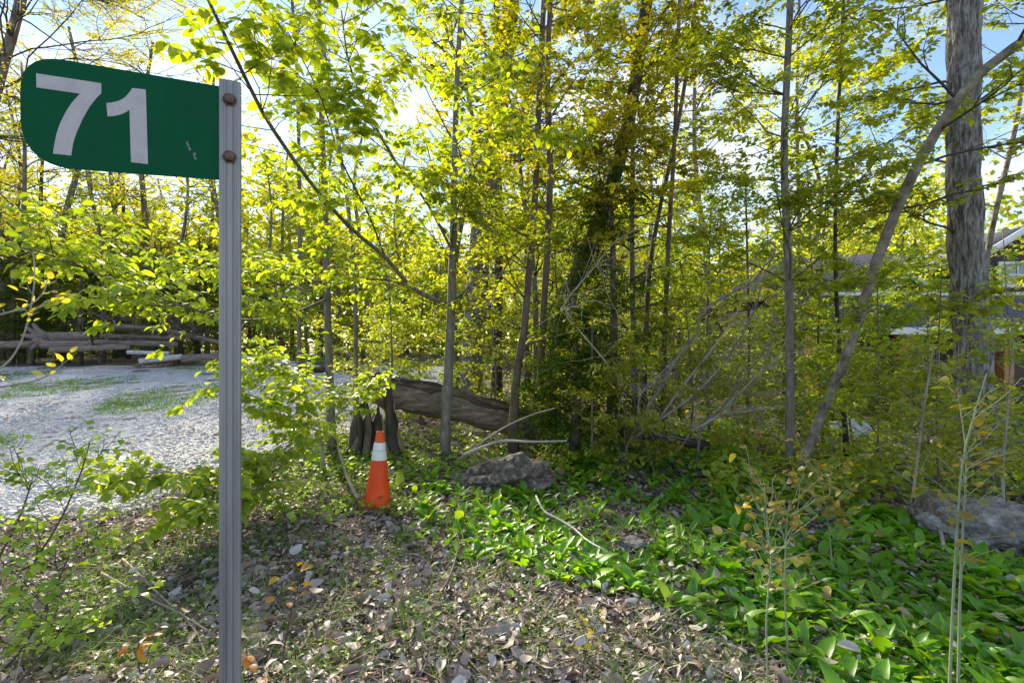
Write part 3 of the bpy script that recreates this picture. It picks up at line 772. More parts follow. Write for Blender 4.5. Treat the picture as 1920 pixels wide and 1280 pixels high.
# ------------------------------------------------------------------ timber at the back of the gravel lot
def pile_log(a, b, da, db, w, mat, label, name='log', seed=1, cut=True, taper=0.85, bend=0.0, group=None):
    A, B = at(*a, da), at(*b, db)
    base = A.copy(); base[2] = float(zg(A[0], A[1]))
    root = thing(name, label, 'log', base, group)
    M = (A + B) / 2 + np.array([0, 0, bend])
    r = w * (da + db) / 2 / FPX / 2
    P = spline([A, M, B], 16)
    link('trunk', tubes_mesh('trunk', [(P, np.linspace(r, r * taper, 16), 16, False, furrow(5, 0.09, seed))], mat, base), root)
    for q, t, rr in ((P[0], P[0] - P[1], r), (P[-1], P[-1] - P[-2], r * taper)):
        a_ = np.linspace(0, 2 * np.pi, 16, endpoint=False)
        V = np.vstack([[(0, 0, 0.004)], np.stack([0.97 * rr * np.cos(a_), 0.97 * rr * np.sin(a_), 0 * a_], -1)])
        F_ = np.array([(0, 1 + k, 1 + (k + 1) % 16) for k in range(16)])
        o_ = link('cut_end', mk_mesh('cut_end', V, [F_], 'wood_cut'), root)
        o_.location = Vector(q + unit(t) * 0.003 - base); o_.rotation_euler = Vector(t).to_track_quat('Z', 'Y').to_euler()
    return root
D0 = 20.0
lg = pile_log((74, 632), (166, 630), D0, D0 + .6, 19, 'wood_log', 'thick grey log with a root flare lying on top of the timber pile', seed=1, taper=0.8)
for k, (px1, py1) in enumerate([(48, 612), (40, 628), (52, 646), (62, 606), (58, 655)]):
    P = spline([at(88, 633, D0), at((88 + px1) / 2 - 3, (633 + py1) / 2, D0 - .1), at(px1, py1, D0 - 0.15)], 8)
    link('root', tubes_mesh('root', [(P, np.linspace(0.17, 0.05, 8), 8, True, furrow(3, .2, k))], 'wood_log', np.array(lg.location)), lg)
pile_log((80, 646), (168, 645), D0 - .4, D0 - .2, 15, 'wood_log', 'long brown log lying in front of the log with the root flare', seed=2)
pile_log((96, 656), (240, 650), D0 - .9, D0 - .7, 11, 'wood_log', 'slender straight log with a pale end at the front of the timber pile', seed=3)
pile_log((5, 646), (76, 645), D0 + .3, D0 + .2, 15, 'wood_weathered', 'dark rotten log left of the root flare at the end of the pile', seed=4)
pile_log((240, 660), (318, 662), D0 - 1.0, D0 - .9, 8, 'birch_bark', 'white birch log furthest from the sign post', seed=5)
pile_log((262, 677), (342, 668), D0 - 1.8, D0 - 1.4, 11, 'birch_bark', 'white birch log with a dark sawn end on the gravel', seed=6)
pile_log((342, 672), (412, 668), D0 - 1.6, D0 - 1.3, 14, 'wood_log', 'short brown split log next to the sign post', seed=7)
pile_log((186, 611), (412, 642), D0 + 1.6, D0 + .8, 9, 'wood_log', 'long thin trunk slanting across the top of the brush pile', seed=8, bend=0.2)
pile_log((190, 630), (340, 634), D0 + .8, D0 + .8, 9, 'wood_weathered', 'upper straight pole buried in the brush pile', seed=9)
pile_log((180, 642), (330, 645), D0 + .4, D0 + .5, 12, 'wood_log', 'lower thick pole buried in the brush pile', seed=10)
pile_log((440, 668), (600, 690), D0 - 1, D0 - 2.0, 11, 'birch_bark', 'pale log lying on the gravel behind the low lime green branches', seed=11)
pile_log((560, 694), (690, 690), D0 - 3.2, D0 - 3.0, 12, 'bark_dark', 'dark log at the gravel rim behind the thin grey sapling trunk', seed=12)
# brush: bare tangled branches
def brush(name, label, box, n, d0, d1, seed, mat='twig', rad=0.012, length=1.6, flat=0.25):
    pl = Plant(seed); r = pl.r; polys = []
    for _ in range(n):
        d = r.uniform(d0, d1); p = at(r.uniform(box[0], box[2]), r.uniform(box[1], box[3]), d)
        az = r.uniform(0, 2 * np.pi); L = length * r.uniform(0.5, 1.4)
        pts = pl.path(p, (math.cos(az), math.sin(az) * .6, r.normal(0.1, flat)), L, 7, 0.16, 0.1)
        polys.append((pts, np.linspace(rad * r.uniform(.5, 1.4), 0.003, 8), 4))
        for _k in range(3):
            i = r.integers(2, 7); q = pl.path(pts[i], unit(pts[i] - pts[i - 1]) + r.normal(0, .5, 3), L * .4, 4, 0.15, 0.1)
            polys.append((q, np.linspace(rad * .4, 0.002, 5), 3))
    o_ = link(name, tubes_mesh(name, polys, mat)); o_['kind'] = 'stuff'; o_['label'] = label
brush('brush', 'tangle of bare grey branches heaped over the timber pile', (150, 590, 430, 650), 110, 19.5, 22.5, 31, 'bark_brown', 0.022, 1.9)

# ------------------------------------------------------------------ the house behind the trees
HB = np.array([8.6, 14.0, -0.95])
house = thing('house', 'dark sided house with grey shingle roofs and orange timber porch posts', 'house', HB)
def box(name, lo, hi, mat, parent, origin=HB, bevel=0.0):
    bm = bmesh.new(); bmesh.ops.create_cube(bm, size=1.0)
    lo, hi = np.array(lo, float), np.array(hi, float)
    bmesh.ops.scale(bm, vec=hi - lo, verts=bm.verts); bmesh.ops.translate(bm, vec=(lo + hi) / 2 - origin, verts=bm.verts)
    if bevel: bmesh.ops.bevel(bm, geom=list(bm.edges), offset=bevel, segments=1, affect='EDGES')
    me = bpy.data.meshes.new(name); bm.to_mesh(me); bm.free(); me.materials.append(MAT[mat])
    return link(name, me, parent)
X0, X1 = 8.9, 21.0
box('foundation', (X0 + .3, 14.3, -1.3), (X1, 20, -0.72), 'rock_grey', house)
box('porch_floor', (X0, 13.9, -0.72), (X1, 16.4, -0.60), 'deck_wood', house)
box('wall', (X0 + .3, 16.45, -0.70), (X1, 16.75, 3.1), 'siding', house)
box('wall', (X0 + .3, 16.76, -0.70), (X0 + .6, 23.0, 3.1), 'siding', house)
roof = box('porch_roof', (X0 - .3, 13.72, 1.86), (X1, 13.82, 1.93), 'siding', house)
NC = 13
for k in range(NC):     # shingle courses, each lapping the one below
    t0_, t1_ = k / NC, (k + 1.15) / NC
    y0, y1 = 13.72 + 2.75 * t0_, 13.72 + 2.75 * t1_; z0, z1 = 1.97 + 1.22 * t0_, 1.97 + 1.22 * t1_
    V = np.array([(X0 - .35, y0, z0 + .03), (X1, y0, z0 + .03), (X1, y1, z1), (X0 - .35, y1, z1), (X0 - .35, y0, z0), (X1, y0, z0), (X1, y1, z1 - .03), (X0 - .35, y1, z1 - .03)]) - HB
    F_ = np.array([(0, 1, 2, 3), (4, 7, 6, 5), (0, 4, 5, 1), (0, 3, 7, 4), (1, 5, 6, 2)])
    link('shingle_course', mk_mesh('shingle_course', V, [F_], 'shingle'), roof)
box('fascia', (X0 - .36, 13.66, 1.80), (X1, 13.715, 2.0), 'trim_white', house)
box('porch_ceiling', (X0 - .3, 13.83, 1.80), (X1, 16.44, 1.85), 'siding', house)
box('wall_trim', (X0, 16.37, 3.14), (X1, 16.445, 3.27), 'trim_white', house)
for px_ in (1523, 1692, 1883, 2060):
    x = (px_ - 960) / FPX * 14.1
    box('porch_post', (x - .15, 13.95, -0.599), (x + .15, 14.25, 1.795), 'post_cedar', house, bevel=0.01)
rails = []
for (xa, xb) in ((9.0, 11.2), (11.55, 14.15), (14.55, 16.9)):
    rl = box('railing', (xa, 14.05, 0.28), (xb, 14.11, 0.33), 'rail_black', house)
    box('bottom_rail', (xa, 14.05, -0.50), (xb, 14.11, -0.46), 'rail_black', rl)
    Vs, Fs, off = [], [], 0
    for x in np.arange(xa + .06, xb, 0.115):
        V, F_, _ = tube([(x, 14.08, -0.459), (x, 14.08, 0.279)], 0.011, 4); Vs.append(V); Fs.append(F_ + off); off += len(V)
    bl = link('balusters', mk_mesh('balusters', np.vstack(Vs) - HB, [np.vstack(Fs)], 'rail_black'), rl); bl['kind'] = 'stuff'
def window(xa, xb, za, zb, y, nx, nz, name='window'):
    w = box(name, (xa, y - .03, za), (xb, y - 0.004, zb), 'window_glass', house)
    f_ = 0.09
    box('frame', (xa - f_, y - .07, za - f_), (xa, y - .002, zb + f_), 'trim_white', w); box('frame', (xb, y - .07, za - f_), (xb + f_, y - .002, zb + f_), 'trim_white', w)
    box('frame', (xa + .001, y - .068, zb), (xb - .001, y - .002, zb + f_), 'trim_white', w); box('sill', (xa + .001, y - .10, za - f_), (xb - .001, y - .002, za), 'trim_white', w)
    for k in range(1, nx): x = xa + (xb - xa) * k / nx; box('muntin', (x - .02, y - .05, za + .001), (x + .02, y - .031, zb - .001), 'trim_white', w)
    for k in range(1, nz): z = za + (zb - za) * k / nz; box('muntin', (xa + .001, y - .046, z - .02), (xb - .001, y - .0315, z + .02), 'trim_white', w)
window(16.35, 17.5, -0.55, 1.45, 16.45, 2, 1, 'patio_door')
window(10.6, 12.2, 0.2, 1.35, 16.45, 2, 2)
window(13.2, 14.4, 0.2, 1.35, 16.45, 2, 2)
# upper storey gable
def gable(xc, half, y, z0, zp, mat, depth=3.0):
    zs_ = zp - half * 0.62
    V = np.array([(xc - half, y, z0), (xc + half, y, z0), (xc + half, y, zs_), (xc, y, zp), (xc - half, y, zs_)]) - HB
    V2 = V + np.array([0, depth, 0]); V = np.vstack([V, V2])
    me_ = bpy.data.meshes.new('gable_wall'); me_.from_pydata([tuple(v) for v in V], [], [(0, 1, 2, 3, 4), (9, 8, 7, 6, 5), (0, 4, 9, 5), (1, 6, 7, 2)]); me_.materials.append(MAT[mat])
    g_ = link('gable_wall', me_, house)
    for sgn in (-1, 1):
        ov = half + 0.45
        a = np.array([xc, y - .35, zp + .03]); b = np.array([xc + sgn * ov, y - .35, zp + .03 - ov * 0.62])
        th = np.array([0, 0, 0.14]); dp = np.array([0, depth + .3, 0])
        V = np.array([a, b, b + dp, a + dp, a + th, b + th, b + dp + th, a + dp + th]) - HB
        F_ = np.array([(0, 1, 2, 3), (4, 7, 6, 5), (0, 4, 5, 1), (1, 5, 6, 2), (2, 6, 7, 3)])
        link('gable_roof', mk_mesh('gable_roof', V, [F_], 'shingle'), house)
        V = np.array([a + (0, -.06, -.08), b + (0, -.06, -.08), b + (0, -.003, -.08), a + (0, -.003, -.08), a + (0, -.06, .16), b + (0, -.06, .16), b + (0, -.003, .16), a + (0, -.003, .16)]) - HB
        link('barge_board', mk_mesh('barge_board', V, [np.vstack([F_, [(3, 7, 4, 0)]])], 'trim_white'), house)
gable(17.2, 1.55, 16.50, 3.0, 5.30, 'siding')
window(16.62, 17.78, 3.52, 4.22, 16.49, 2, 2)
gable(14.2, 0.9, 17.6, 3.0, 3.9, 'siding', 2.0)
V = np.array([(X0, 17.0, 3.12), (X1, 17.0, 3.12), (X1, 20.5, 5.3), (X0 + 3, 20.5, 5.3), (X0, 23.5, 3.12)]) - HB
link('main_roof', mk_mesh('main_roof', V, [np.array([(0, 1, 2, 3)]), np.array([(0, 3, 4)])], 'shingle'), house)

# ------------------------------------------------------------------ main trees, by their trunks in the photograph
make_tree('tree', 'big furrowed grey tree trunk rising out of the frame beside the mottled boulder', 'tree',
          [(1850, 940), (1836, 850), (1820, 600), (1806, 300), (1808, 0), (1815, -420)], (92, 78), 5.1, 'bark_furrowed', 'leaf_spring', limbs=8, t0=0.5, length=(0.9, 1.8),
          cfg=dict(kids=[4, 4], per_m=22, leaf=0.06), seed=11, sides=72, furrows=(13, 0.20, 1), flare_amt=0.35)
make_tree('tree', 'pale smooth trunk leaning steeply across in front of the big furrowed tree', 'tree',
          [(1488, 890), (1530, 800), (1590, 660), (1640, 500), (1700, 350), (1760, 240), (1830, 145), (1930, 70), (2060, 0)], (27, 21), [5.4, 5.3, 5.15, 4.95, 4.7, 4.5, 4.3, 4.1, 3.9], 'bark_pale', 'leaf_spring', limbs=8, t0=0.5, length=(0.8, 1.7),
          cfg=dict(kids=[4, 4], per_m=22, leaf=0.06), seed=12, flare_amt=0.2)
make_tree('tree', 'straight slender dark trunk at the foot of the pale leaning trunk', 'tree',
          [(1482, 885), (1481, 700), (1478, 500), (1470, 300), (1476, 130), (1482, 0), (1490, -260)], (21, 14), 5.6, 'bark_grey', 'leaf_spring', limbs=26, t0=0.3, length=(0.8, 1.9),
          cfg=dict(kids=[5, 5], per_m=26, leaf=0.062), seed=13, flare_amt=0.25)
make_tree('tree', 'slim dark stem just right of the straight slender trunk', 'tree',
          [(1590, 870), (1572, 640), (1566, 430), (1572, 200), (1580, 60), (1584, -200)], (11, 8), 7.0, 'bark_dark', 'leaf_spring', limbs=24, t0=0.25, length=(0.8, 1.9),
          cfg=dict(kids=[5, 5], per_m=26, leaf=0.065), seed=14)
make_tree('tree', 'pale trunk half hidden behind the straight slender dark trunk', 'tree',
          [(1500, 780), (1497, 400), (1494, 200), (1498, 0), (1500, -200)], (9, 7), 11.0, 'bark_pale', 'leaf_spring', limbs=16, t0=0.3, length=(1.2, 2.6), cfg=dict(kids=[5, 5], per_m=18, leaf=0.09), seed=15, tmpl='far')
make_tree('tree', 'pale curved trunk leaning out past the big furrowed tree toward the gable', 'tree',
          [(1838, 760), (1846, 540), (1862, 420), (1885, 320), (1905, 230), (1930, 60), (1950, -150)], (16, 12), 7.2, 'bark_pale', 'leaf_spring', limbs=14, t0=0.4, length=(0.8, 1.8), cfg=dict(kids=[4, 5], per_m=22, leaf=0.065), seed=16)
make_tree('tree', 'thick grey trunk rising behind the middle of the fallen trunk', 'tree',
          [(880, 735), (888, 640), (903, 430), (925, 280), (942, 130), (958, 0), (985, -250)], (50, 38), 11.5, 'bark_furrowed', 'leaf_gold', limbs=26, t0=0.35, length=(1.4, 3.4),
          cfg=dict(kids=[5, 5], per_m=16, leaf=0.085), seed=17, sides=48, furrows=(9, 0.10, 4), tmpl='far')
# the sapling with the long arching limb full of large leaves
make_tree('tree', 'grey sapling in front of the fallen trunk with a long arching leafy limb', 'tree',
          [(833, 862), (838, 760), (845, 600), (850, 430), (852, 300), (858, 120), (870, -60)], (24, 9), 6.5, 'bark_grey', 'leaf_beech', limbs=16, t0=0.45, length=(0.9, 2.0),
          cfg=dict(kids=[4, 4], per_m=20, leaf=0.088, droop=0.6), seed=18, big_leaves=300, flare_amt=0.25,
          extra=[([(846, 572), (780, 545), (722, 482), (660, 430), (590, 352), (510, 240), (462, 150), (400, 20), (372, -40)], [6.5, 6.0, 5.5, 5.0, 4.5, 3.9, 3.4, 3.0, 2.8], 0.028, 30, 0.95),
                 ([(846, 580), (800, 552), (740, 528), (680, 524), (600, 540), (520, 560)], [6.5, 6.2, 5.9, 5.6, 5.2, 4.8], 0.020, 14, 0.8),
                 ([(848, 470), (800, 380), (740, 300), (690, 210), (655, 120), (640, 20)], [6.5, 5.9, 5.3, 4.8, 4.4, 4.1], 0.018, 20, 0.9),
                 ([(850, 420), (880, 330), (930, 270), (1000, 235), (1050, 220)], [6.5, 5.9, 5.3, 4.9, 4.6], 0.014, 12, 0.7),
                 ([(722, 482), (690, 400), (640, 300), (600, 180), (540, 60)], [5.5, 5.0, 4.6, 4.2, 3.9], 0.012, 14, 0.7)])
make_tree('tree', 'thin grey trunk left of the broken stump with sunlit drooping boughs', 'tree',
          [(622, 800), (618, 700), (612, 520), (608, 350), (602, 180), (598, 0), (590, -150)], (19, 8), 6.8, 'bark_grey', 'leaf_lime', limbs=9, t0=0.4, length=(0.8, 1.6),
          cfg=dict(kids=[4, 4], per_m=20, leaf=0.082, droop=0.55), seed=19, big_leaves=300,
          extra=[([(614, 560), (540, 590), (470, 600), (400, 590), (300, 560), (200, 520), (100, 480), (0, 455)], [6.8, 6.0, 5.3, 4.8, 4.4, 4.1, 3.9, 3.7], 0.018, 46, 0.85, 0.3),
                 ([(613, 530), (540, 520), (470, 505), (390, 490), (300, 480), (210, 470)], [6.8, 6.2, 5.7, 5.3, 5.0, 4.8], 0.014, 26, 0.85, 0.25),
                 ([(618, 700), (560, 680), (500, 690), (460, 700)], [6.8, 6.3, 5.8, 5.4], 0.010, 10, 0.6)])
make_tree('sapling', 'low lime green sapling spreading leafy sprays around the sign post', 'sapling',
          [(608, 845), (600, 800), (585, 770), (570, 740)], (9, 5), 5.9, 'twig_grey', 'leaf_lime', limbs=5, t0=0.3, length=(0.5, 0.9),
          cfg=dict(kids=[5], per_m=34, leaf=0.085, droop=0.5), seed=20, big_leaves=280, twig='twig_grey',
          extra=[([(608, 835), (570, 820), (520, 850), (460, 880), (390, 890), (310, 885), (230, 895)], [5.9, 5.4, 4.9, 4.4, 4.0, 3.7, 3.5], 0.012, 60, 0.50),
                 ([(600, 810), (560, 790), (520, 760), (480, 745)], [5.9, 5.4, 5.0, 4.7], 0.010, 34, 0.6),
                 ([(520, 850), (500, 900), (460, 930), (400, 945), (350, 960)], [4.9, 4.5, 4.1, 3.8, 3.6], 0.009, 40, 0.45),
                 ([(600, 815), (640, 770), (670, 740), (690, 720)], [5.9, 5.7, 5.5, 5.4], 0.008, 20, 0.5),
                 ([(590, 770), (560, 720), (520, 690), (480, 680)], [5.9, 5.6, 5.4, 5.2], 0.008, 20, 0.6)])
make_tree('tree', 'crooked grey trunk with a bare hooked limb at the end of the fallen trunk', 'tree',
          [(962, 815), (964, 760), (972, 680), (985, 600), (990, 520), (1000, 430), (1006, 300), (1012, 150), (1020, 0), (1028, -150)], (20, 11), 6.6, 'bark_brown', 'leaf_spring', limbs=22, t0=0.35, length=(0.9, 2.0),
          cfg=dict(kids=[5, 5], per_m=24, leaf=0.068), seed=21, extra=[([(972, 680), (985, 650), (1005, 640), (1030, 632)], [6.6, 6.5, 6.4, 6.3], 0.03, 2, 0.4), ([(958, 690), (940, 665), (910, 650), (880, 640)], [6.6, 6.7, 6.8, 6.9], 0.02, 4, 0.5)])
make_tree('tree', 'reddish straight trunk standing between the crooked trunk and the dark cedar', 'tree',
          [(1013, 810), (1012, 760), (1018, 600), (1028, 430), (1032, 300), (1026, 150), (1032, 0), (1040, -160)], (18, 10), 6.9, 'bark_brown', 'leaf_gold', limbs=24, t0=0.42, length=(0.9, 2.1),
          cfg=dict(kids=[5, 5], per_m=26, leaf=0.066), seed=22)
make_tree('tree', 'dark trunk leaning through the cedar foliage in the middle of the wood', 'tree',
          [(1032, 790), (1040, 690), (1065, 560), (1108, 455), (1150, 340), (1180, 220), (1205, 60), (1225, -100)], (38, 26), 8.2, 'bark_dark', 'leaf_gold', limbs=20, t0=0.55, length=(1.0, 2.4), cfg=dict(kids=[5, 5], per_m=22, leaf=0.07), seed=23)
make_tree('tree', 'thin reddish stem right of the dark cedar', 'tree',
          [(1240, 800), (1246, 640), (1254, 440), (1265, 260), (1272, 60), (1280, -120)], (12, 8), 7.4, 'bark_brown', 'leaf_gold', limbs=20, t0=0.4, length=(0.9, 2.0), cfg=dict(kids=[5, 5], per_m=24, leaf=0.066), seed=24)
make_tree('tree', 'thin brown stem leaning behind the cedar beside the reddish stem', 'tree',
          [(1205, 760), (1215, 540), (1235, 400), (1262, 280), (1290, 120), (1310, -50)], (11, 8), 8.5, 'bark_brown', 'leaf_spring', limbs=18, t0=0.4, length=(0.9, 2.0), cfg=dict(kids=[5, 5], per_m=24, leaf=0.07), seed=25)
make_tree('tree', 'tall leaning tree with golden young leaves above the green sign', 'tree',
          [(-90, 760), (-60, 400), (-5, 160), (30, 40), (55, -80), (90, -300)], (40, 24), 9.0, 'bark_grey', 'leaf_gold', limbs=38, t0=0.3, length=(2.0, 4.6),
          cfg=dict(kids=[6, 6], per_m=10, leaf=0.052, droop=0.5), seed=26, dir_bias=(0.75, -0.1, 0), tmpl='far')
make_tree('tree', 'slim grey tree in bud behind the top of the sign post', 'tree',
          [(560, 760), (562, 500), (560, 260), (556, 120), (548, 0), (545, -150)], (10, 6), 9.5, 'bark_grey', 'leaf_spring', limbs=18, t0=0.45, length=(0.8, 1.8), cfg=dict(kids=[4, 4], per_m=12, leaf=0.06), seed=27, tmpl='far')
make_tree('tree', 'slim dark forked tree right of the arching limb top', 'tree',
          [(668, 740), (664, 500), (640, 300), (612, 130), (598, 0), (590, -120)], (10, 6), 8.8, 'bark_grey', 'leaf_spring', limbs=18, t0=0.4, length=(0.8, 1.8), cfg=dict(kids=[4, 4], per_m=14, leaf=0.06), seed=28, tmpl='far')

# leafy young trees standing between the main trunks
for k, (px_, top, d, w, lm, lf, lab) in enumerate([
        (1545, 330, 7.8, 7, 'leaf_lime', .068, 'thin lime leaved sapling behind the foot of the pale leaning trunk'),
        (1645, 470, 6.6, 6, 'leaf_lime', .066, 'thin lime leaved sapling beneath the pale leaning trunk in front of the porch'),
        (1762, 500, 4.7, 6, 'leaf_spring', .064, 'leafy sapling growing in front of the big furrowed tree'),
        (1885, 430, 7.4, 5, 'leaf_spring', .062, 'slim leafy sapling before the gable right of the big furrowed tree'),
        (1740, 440, 8.6, 6, 'leaf_lime', .066, 'lime leaved sapling in front of the porch roof beside the big furrowed tree'),
        (1600, 560, 9.5, 6, 'leaf_lime', .075, 'low lime leaved sapling at the near corner of the house'),
        (1400, 330, 7.6, 8, 'leaf_lime', .07, 'lime leaved sapling left of the straight slender dark trunk'),
        (1330, 380, 8.8, 8, 'leaf_lime', .075, 'lime leaved sapling behind the bare arching stems'),
        (1290, 560, 6.6, 5, 'leaf_olive', .06, 'low leafy sapling among the bare arching stems'),
        (1110, 600, 6.0, 5, 'leaf_olive', .058, 'olive leaved young tree at the base of the dark cedar'),
        (1180, 640, 5.8, 4, 'leaf_olive', .055, 'low olive leaved sapling before the dark cedar'),
        (730, 480, 8.6, 6, 'leaf_spring', .07, 'slim leafy sapling behind the broken stump'),
        (790, 560, 9.4, 6, 'leaf_lime', .075, 'lime leaved sapling behind the upper end of the fallen trunk'),
        (920, 560, 9.0, 6, 'leaf_spring', .07, 'slim leafy sapling behind the middle of the fallen trunk'),
        (690, 560, 12.5, 7, 'leaf_spring', .08, 'leafy young tree at the edge of the gravel behind the stump'),
        (520, 470, 22.5, 5, 'leaf_lime', .12, 'lime leaved young tree beyond the gravel behind the sign post')]):
    g_ = gpt(px_, d); pyb = 640 + (EYE - g_[2]) / d * FPX; j_ = ((k * 37) % 23) - 11
    hgt = (pyb - top) / FPX * d
    make_tree('sapling', lab, 'sapling', [(px_, pyb), (px_ + j_, pyb * .6 + top * .4), (px_ - j_ * .6, top)], (w, w * .5), d, 'bark_grey' if k % 2 else 'bark_brown', lm, limbs=int(10 + hgt * 5), t0=0.12,
              length=(0.25 * hgt, 0.5 * hgt), cfg=dict(kids=[4, 4], per_m=24 * .065 / lf, leaf=lf), seed=300 + k, up=(0.0, 0.6), tmpl='mid' if d < 8 else 'far')

# ------------------------------------------------------------------ evergreen cedars
def cedar_proto(seed, H=5.5, n=64, spread=1.1):
    pl = Plant(seed); r = pl.r
    P = spline([(0, 0, -0.1), (0.05, 0.02, H * .5), (0.0, 0.05, H)], 12)
    for i in range(n):
        t = 0.10 + 0.86 * (i / n); p = np.array([0, 0, H * t]); az = r.uniform(0, 6.28)
        L = spread * (1.05 - t) ** 0.7 * r.uniform(0.6, 1.1) + 0.15
        pts = pl.path(p, (math.cos(az), math.sin(az), 0.25), L, 6, 0.1, -0.1)
        pl.wood.append((pts, np.linspace(0.012, 0.003, 7), 3))
        for k in range(1, 7):
            for _ in range(3):
                q = pl.path(pts[k], unit(pts[k] - pts[k - 1]) + r.normal(0, .6, 3) + np.array([0, 0, -.2]), r.uniform(.15, .35), 3, .2, -.2)
                pl.leaves_on(q, 60, 0.055, 0.3, 0.6, 0.0)
    return P, pl
def cedar(label, base, seed, H, spread, group=None):
    P, pl = cedar_proto(seed, H, 62, spread)
    root = thing('cedar_tree', label, 'tree', base, group)
    link('trunk', tubes_mesh('trunk', [(P, np.linspace(0.09, 0.02, 12), 9, True)], 'bark_brown'), root)
    link('twigs', tubes_mesh('twigs', pl.wood, 'twig'), root)['kind'] = 'stuff'
    A = pl.arrays()
    link('crown', scatter_mesh('crown', leaf_template('far', width=0.2), *A, 'needle_cedar'), root)
    return root
c1 = cedar('dark green cedar standing among the thin reddish stems', gpt(1145, 7.2), 41, 4.3, 1.05)
c2 = cedar('small dark cedar bush at the base of the leaning dark trunk', gpt(1075, 6.5), 42, 2.2, 0.7)
k = 0
for px_, d, s in [(20, 24, 1.5), (110, 26, 1.5), (190, 27, 1.35), (290, 25, 1.45), (370, 27, 1.6), (-80, 23, 1.6), (240, 31, 1.8), (60, 31, 1.8), (470, 26, 1.2), (150, 23.5, 1.2), (330, 24, 1.25), (420, 23.5, 1.0), (60, 23.3, 1.1), (-180, 26, 1.6), (-300, 24, 1.7)]:
    c = copy_tree([c1, c1, c2][0]); b = gpt(px_, d); c.location = Vector(b); c.rotation_euler[2] = k * 1.3; c.scale = (s * 1.3, s * 1.3, s); k += 1
    row = 'dark evergreen in the front row directly behind the timber pile' if d < 24.6 else 'dark evergreen in the second row behind the timber pile' if d < 28 else 'tallest dark evergreen far behind the timber pile'
    where = ' by the root flare' if px_ < 130 else ' by the birch logs' if px_ < 360 else ' by the sign post'
    c['label'] = row + where; c['group'] = row.replace('evergreen', 'evergreens') + where

# ------------------------------------------------------------------ woods behind: copies of a few kinds
def wood_proto(seed, H, r0, leafmat, limbs, length, leaf, per_m, bark, t0=0.15, kids=(5, 4), lean=0.3):
    pl = Plant(seed); r = pl.r
    P = spline([(0, 0, -0.15), (r.normal(0, lean) * .4, r.normal(0, lean) * .4, H * .35), (r.normal(0, lean), r.normal(0, lean), H * .7), (r.normal(0, lean), r.normal(0, lean), H)], 16)
    cfg = dict(kids=list(kids), per_m=per_m, leaf=leaf, ratio=0.5, seg=0.4, rmin=0.004)
    for i in range(limbs):
        t = t0 + (1 - t0) * (i + r.uniform()) / limbs; q = P[min(int(t * 15), 15)]; az = r.uniform(0, 6.28)
        pl.branch(q, (math.cos(az), math.sin(az), r.uniform(0.05, 0.7)), r.uniform(*length) * (1.2 - .6 * t), 0.022, len(kids), cfg)
    root = bpy.data.objects.new('woodland_tree', None); COL.objects.link(root)
    link('trunk', tubes_mesh('trunk', [(P, np.linspace(r0, r0 * .35, 16) * flare(16, .4, .05), 9, True)], bark), root)
    link('twigs', tubes_mesh('twigs', pl.wood, 'twig'), root)['kind'] = 'stuff'
    link('crown', scatter_mesh('crown', leaf_template('far', width=0.33), *pl.arrays(), leafmat), root)
    return root
protos = [wood_proto(51, 9.5, 0.09, 'leaf_spring', 30, (1.4, 3.0), 0.092, 32, 'bark_grey'),
          wood_proto(52, 11.5, 0.12, 'leaf_spring', 30, (1.6, 3.4), 0.095, 28, 'bark_dark', t0=0.22),
          wood_proto(53, 8.0, 0.07, 'leaf_lime', 28, (1.2, 2.6), 0.09, 32, 'bark_grey', t0=0.1),
          wood_proto(54, 12.5, 0.15, 'leaf_gold', 30, (1.6, 3.4), 0.085, 28, 'bark_grey', t0=0.3),
          wood_proto(55, 5.0, 0.05, 'leaf_spring', 26, (1.0, 2.0), 0.085, 36, 'bark_brown', t0=0.03)]
print('leaves', [len(c.data.polygons) // 2 for p in protos for c in p.children if c.name.startswith('crown')])
KIND = ['slender tree with fresh green leaves in the woods', 'tall dark stemmed tree with fresh green leaves', 'small tree with bright lime leaves in the woods',
        'tall tree with golden young leaves in the woods', 'short bushy young tree with green leaves']
GRP = ['slender green woodland trees', 'tall dark stemmed woodland trees', 'lime leaved woodland trees', 'golden woodland trees', 'bushy young woodland trees']
spots = []
wr = np.random.default_rng(99)
def try_spot(x, y, mind):
    for (a, b) in spots:
        if (a - x) ** 2 + (b - y) ** 2 < mind ** 2: return False
    return True
spots += [(-1.2, 10.6), (-0.4, 12.6), (0.5, 9.7)]  # three trees added so their crowns screen the low sun from the foreground
tries = 0
while len(spots) < 128 and tries < 9000:
    tries += 1
    y = 9.0 + 36 * wr.uniform() ** 1.2; px_ = wr.uniform(-350, 2250); x = (px_ - 960) / FPX * y
    if x < 0.3 and y < 23 and x < float(np.interp(y, *GRAVEL_EDGE)) + 1.2: continue
    if x < -4 and y < 29: continue
    if 7.5 < x and 11.5 < y < 24.5: continue
    if y < 11 and x > 4.5: continue
    if not try_spot(x, y, 1.35 + y * 0.02): continue
    spots.append((x, y))
used = set()
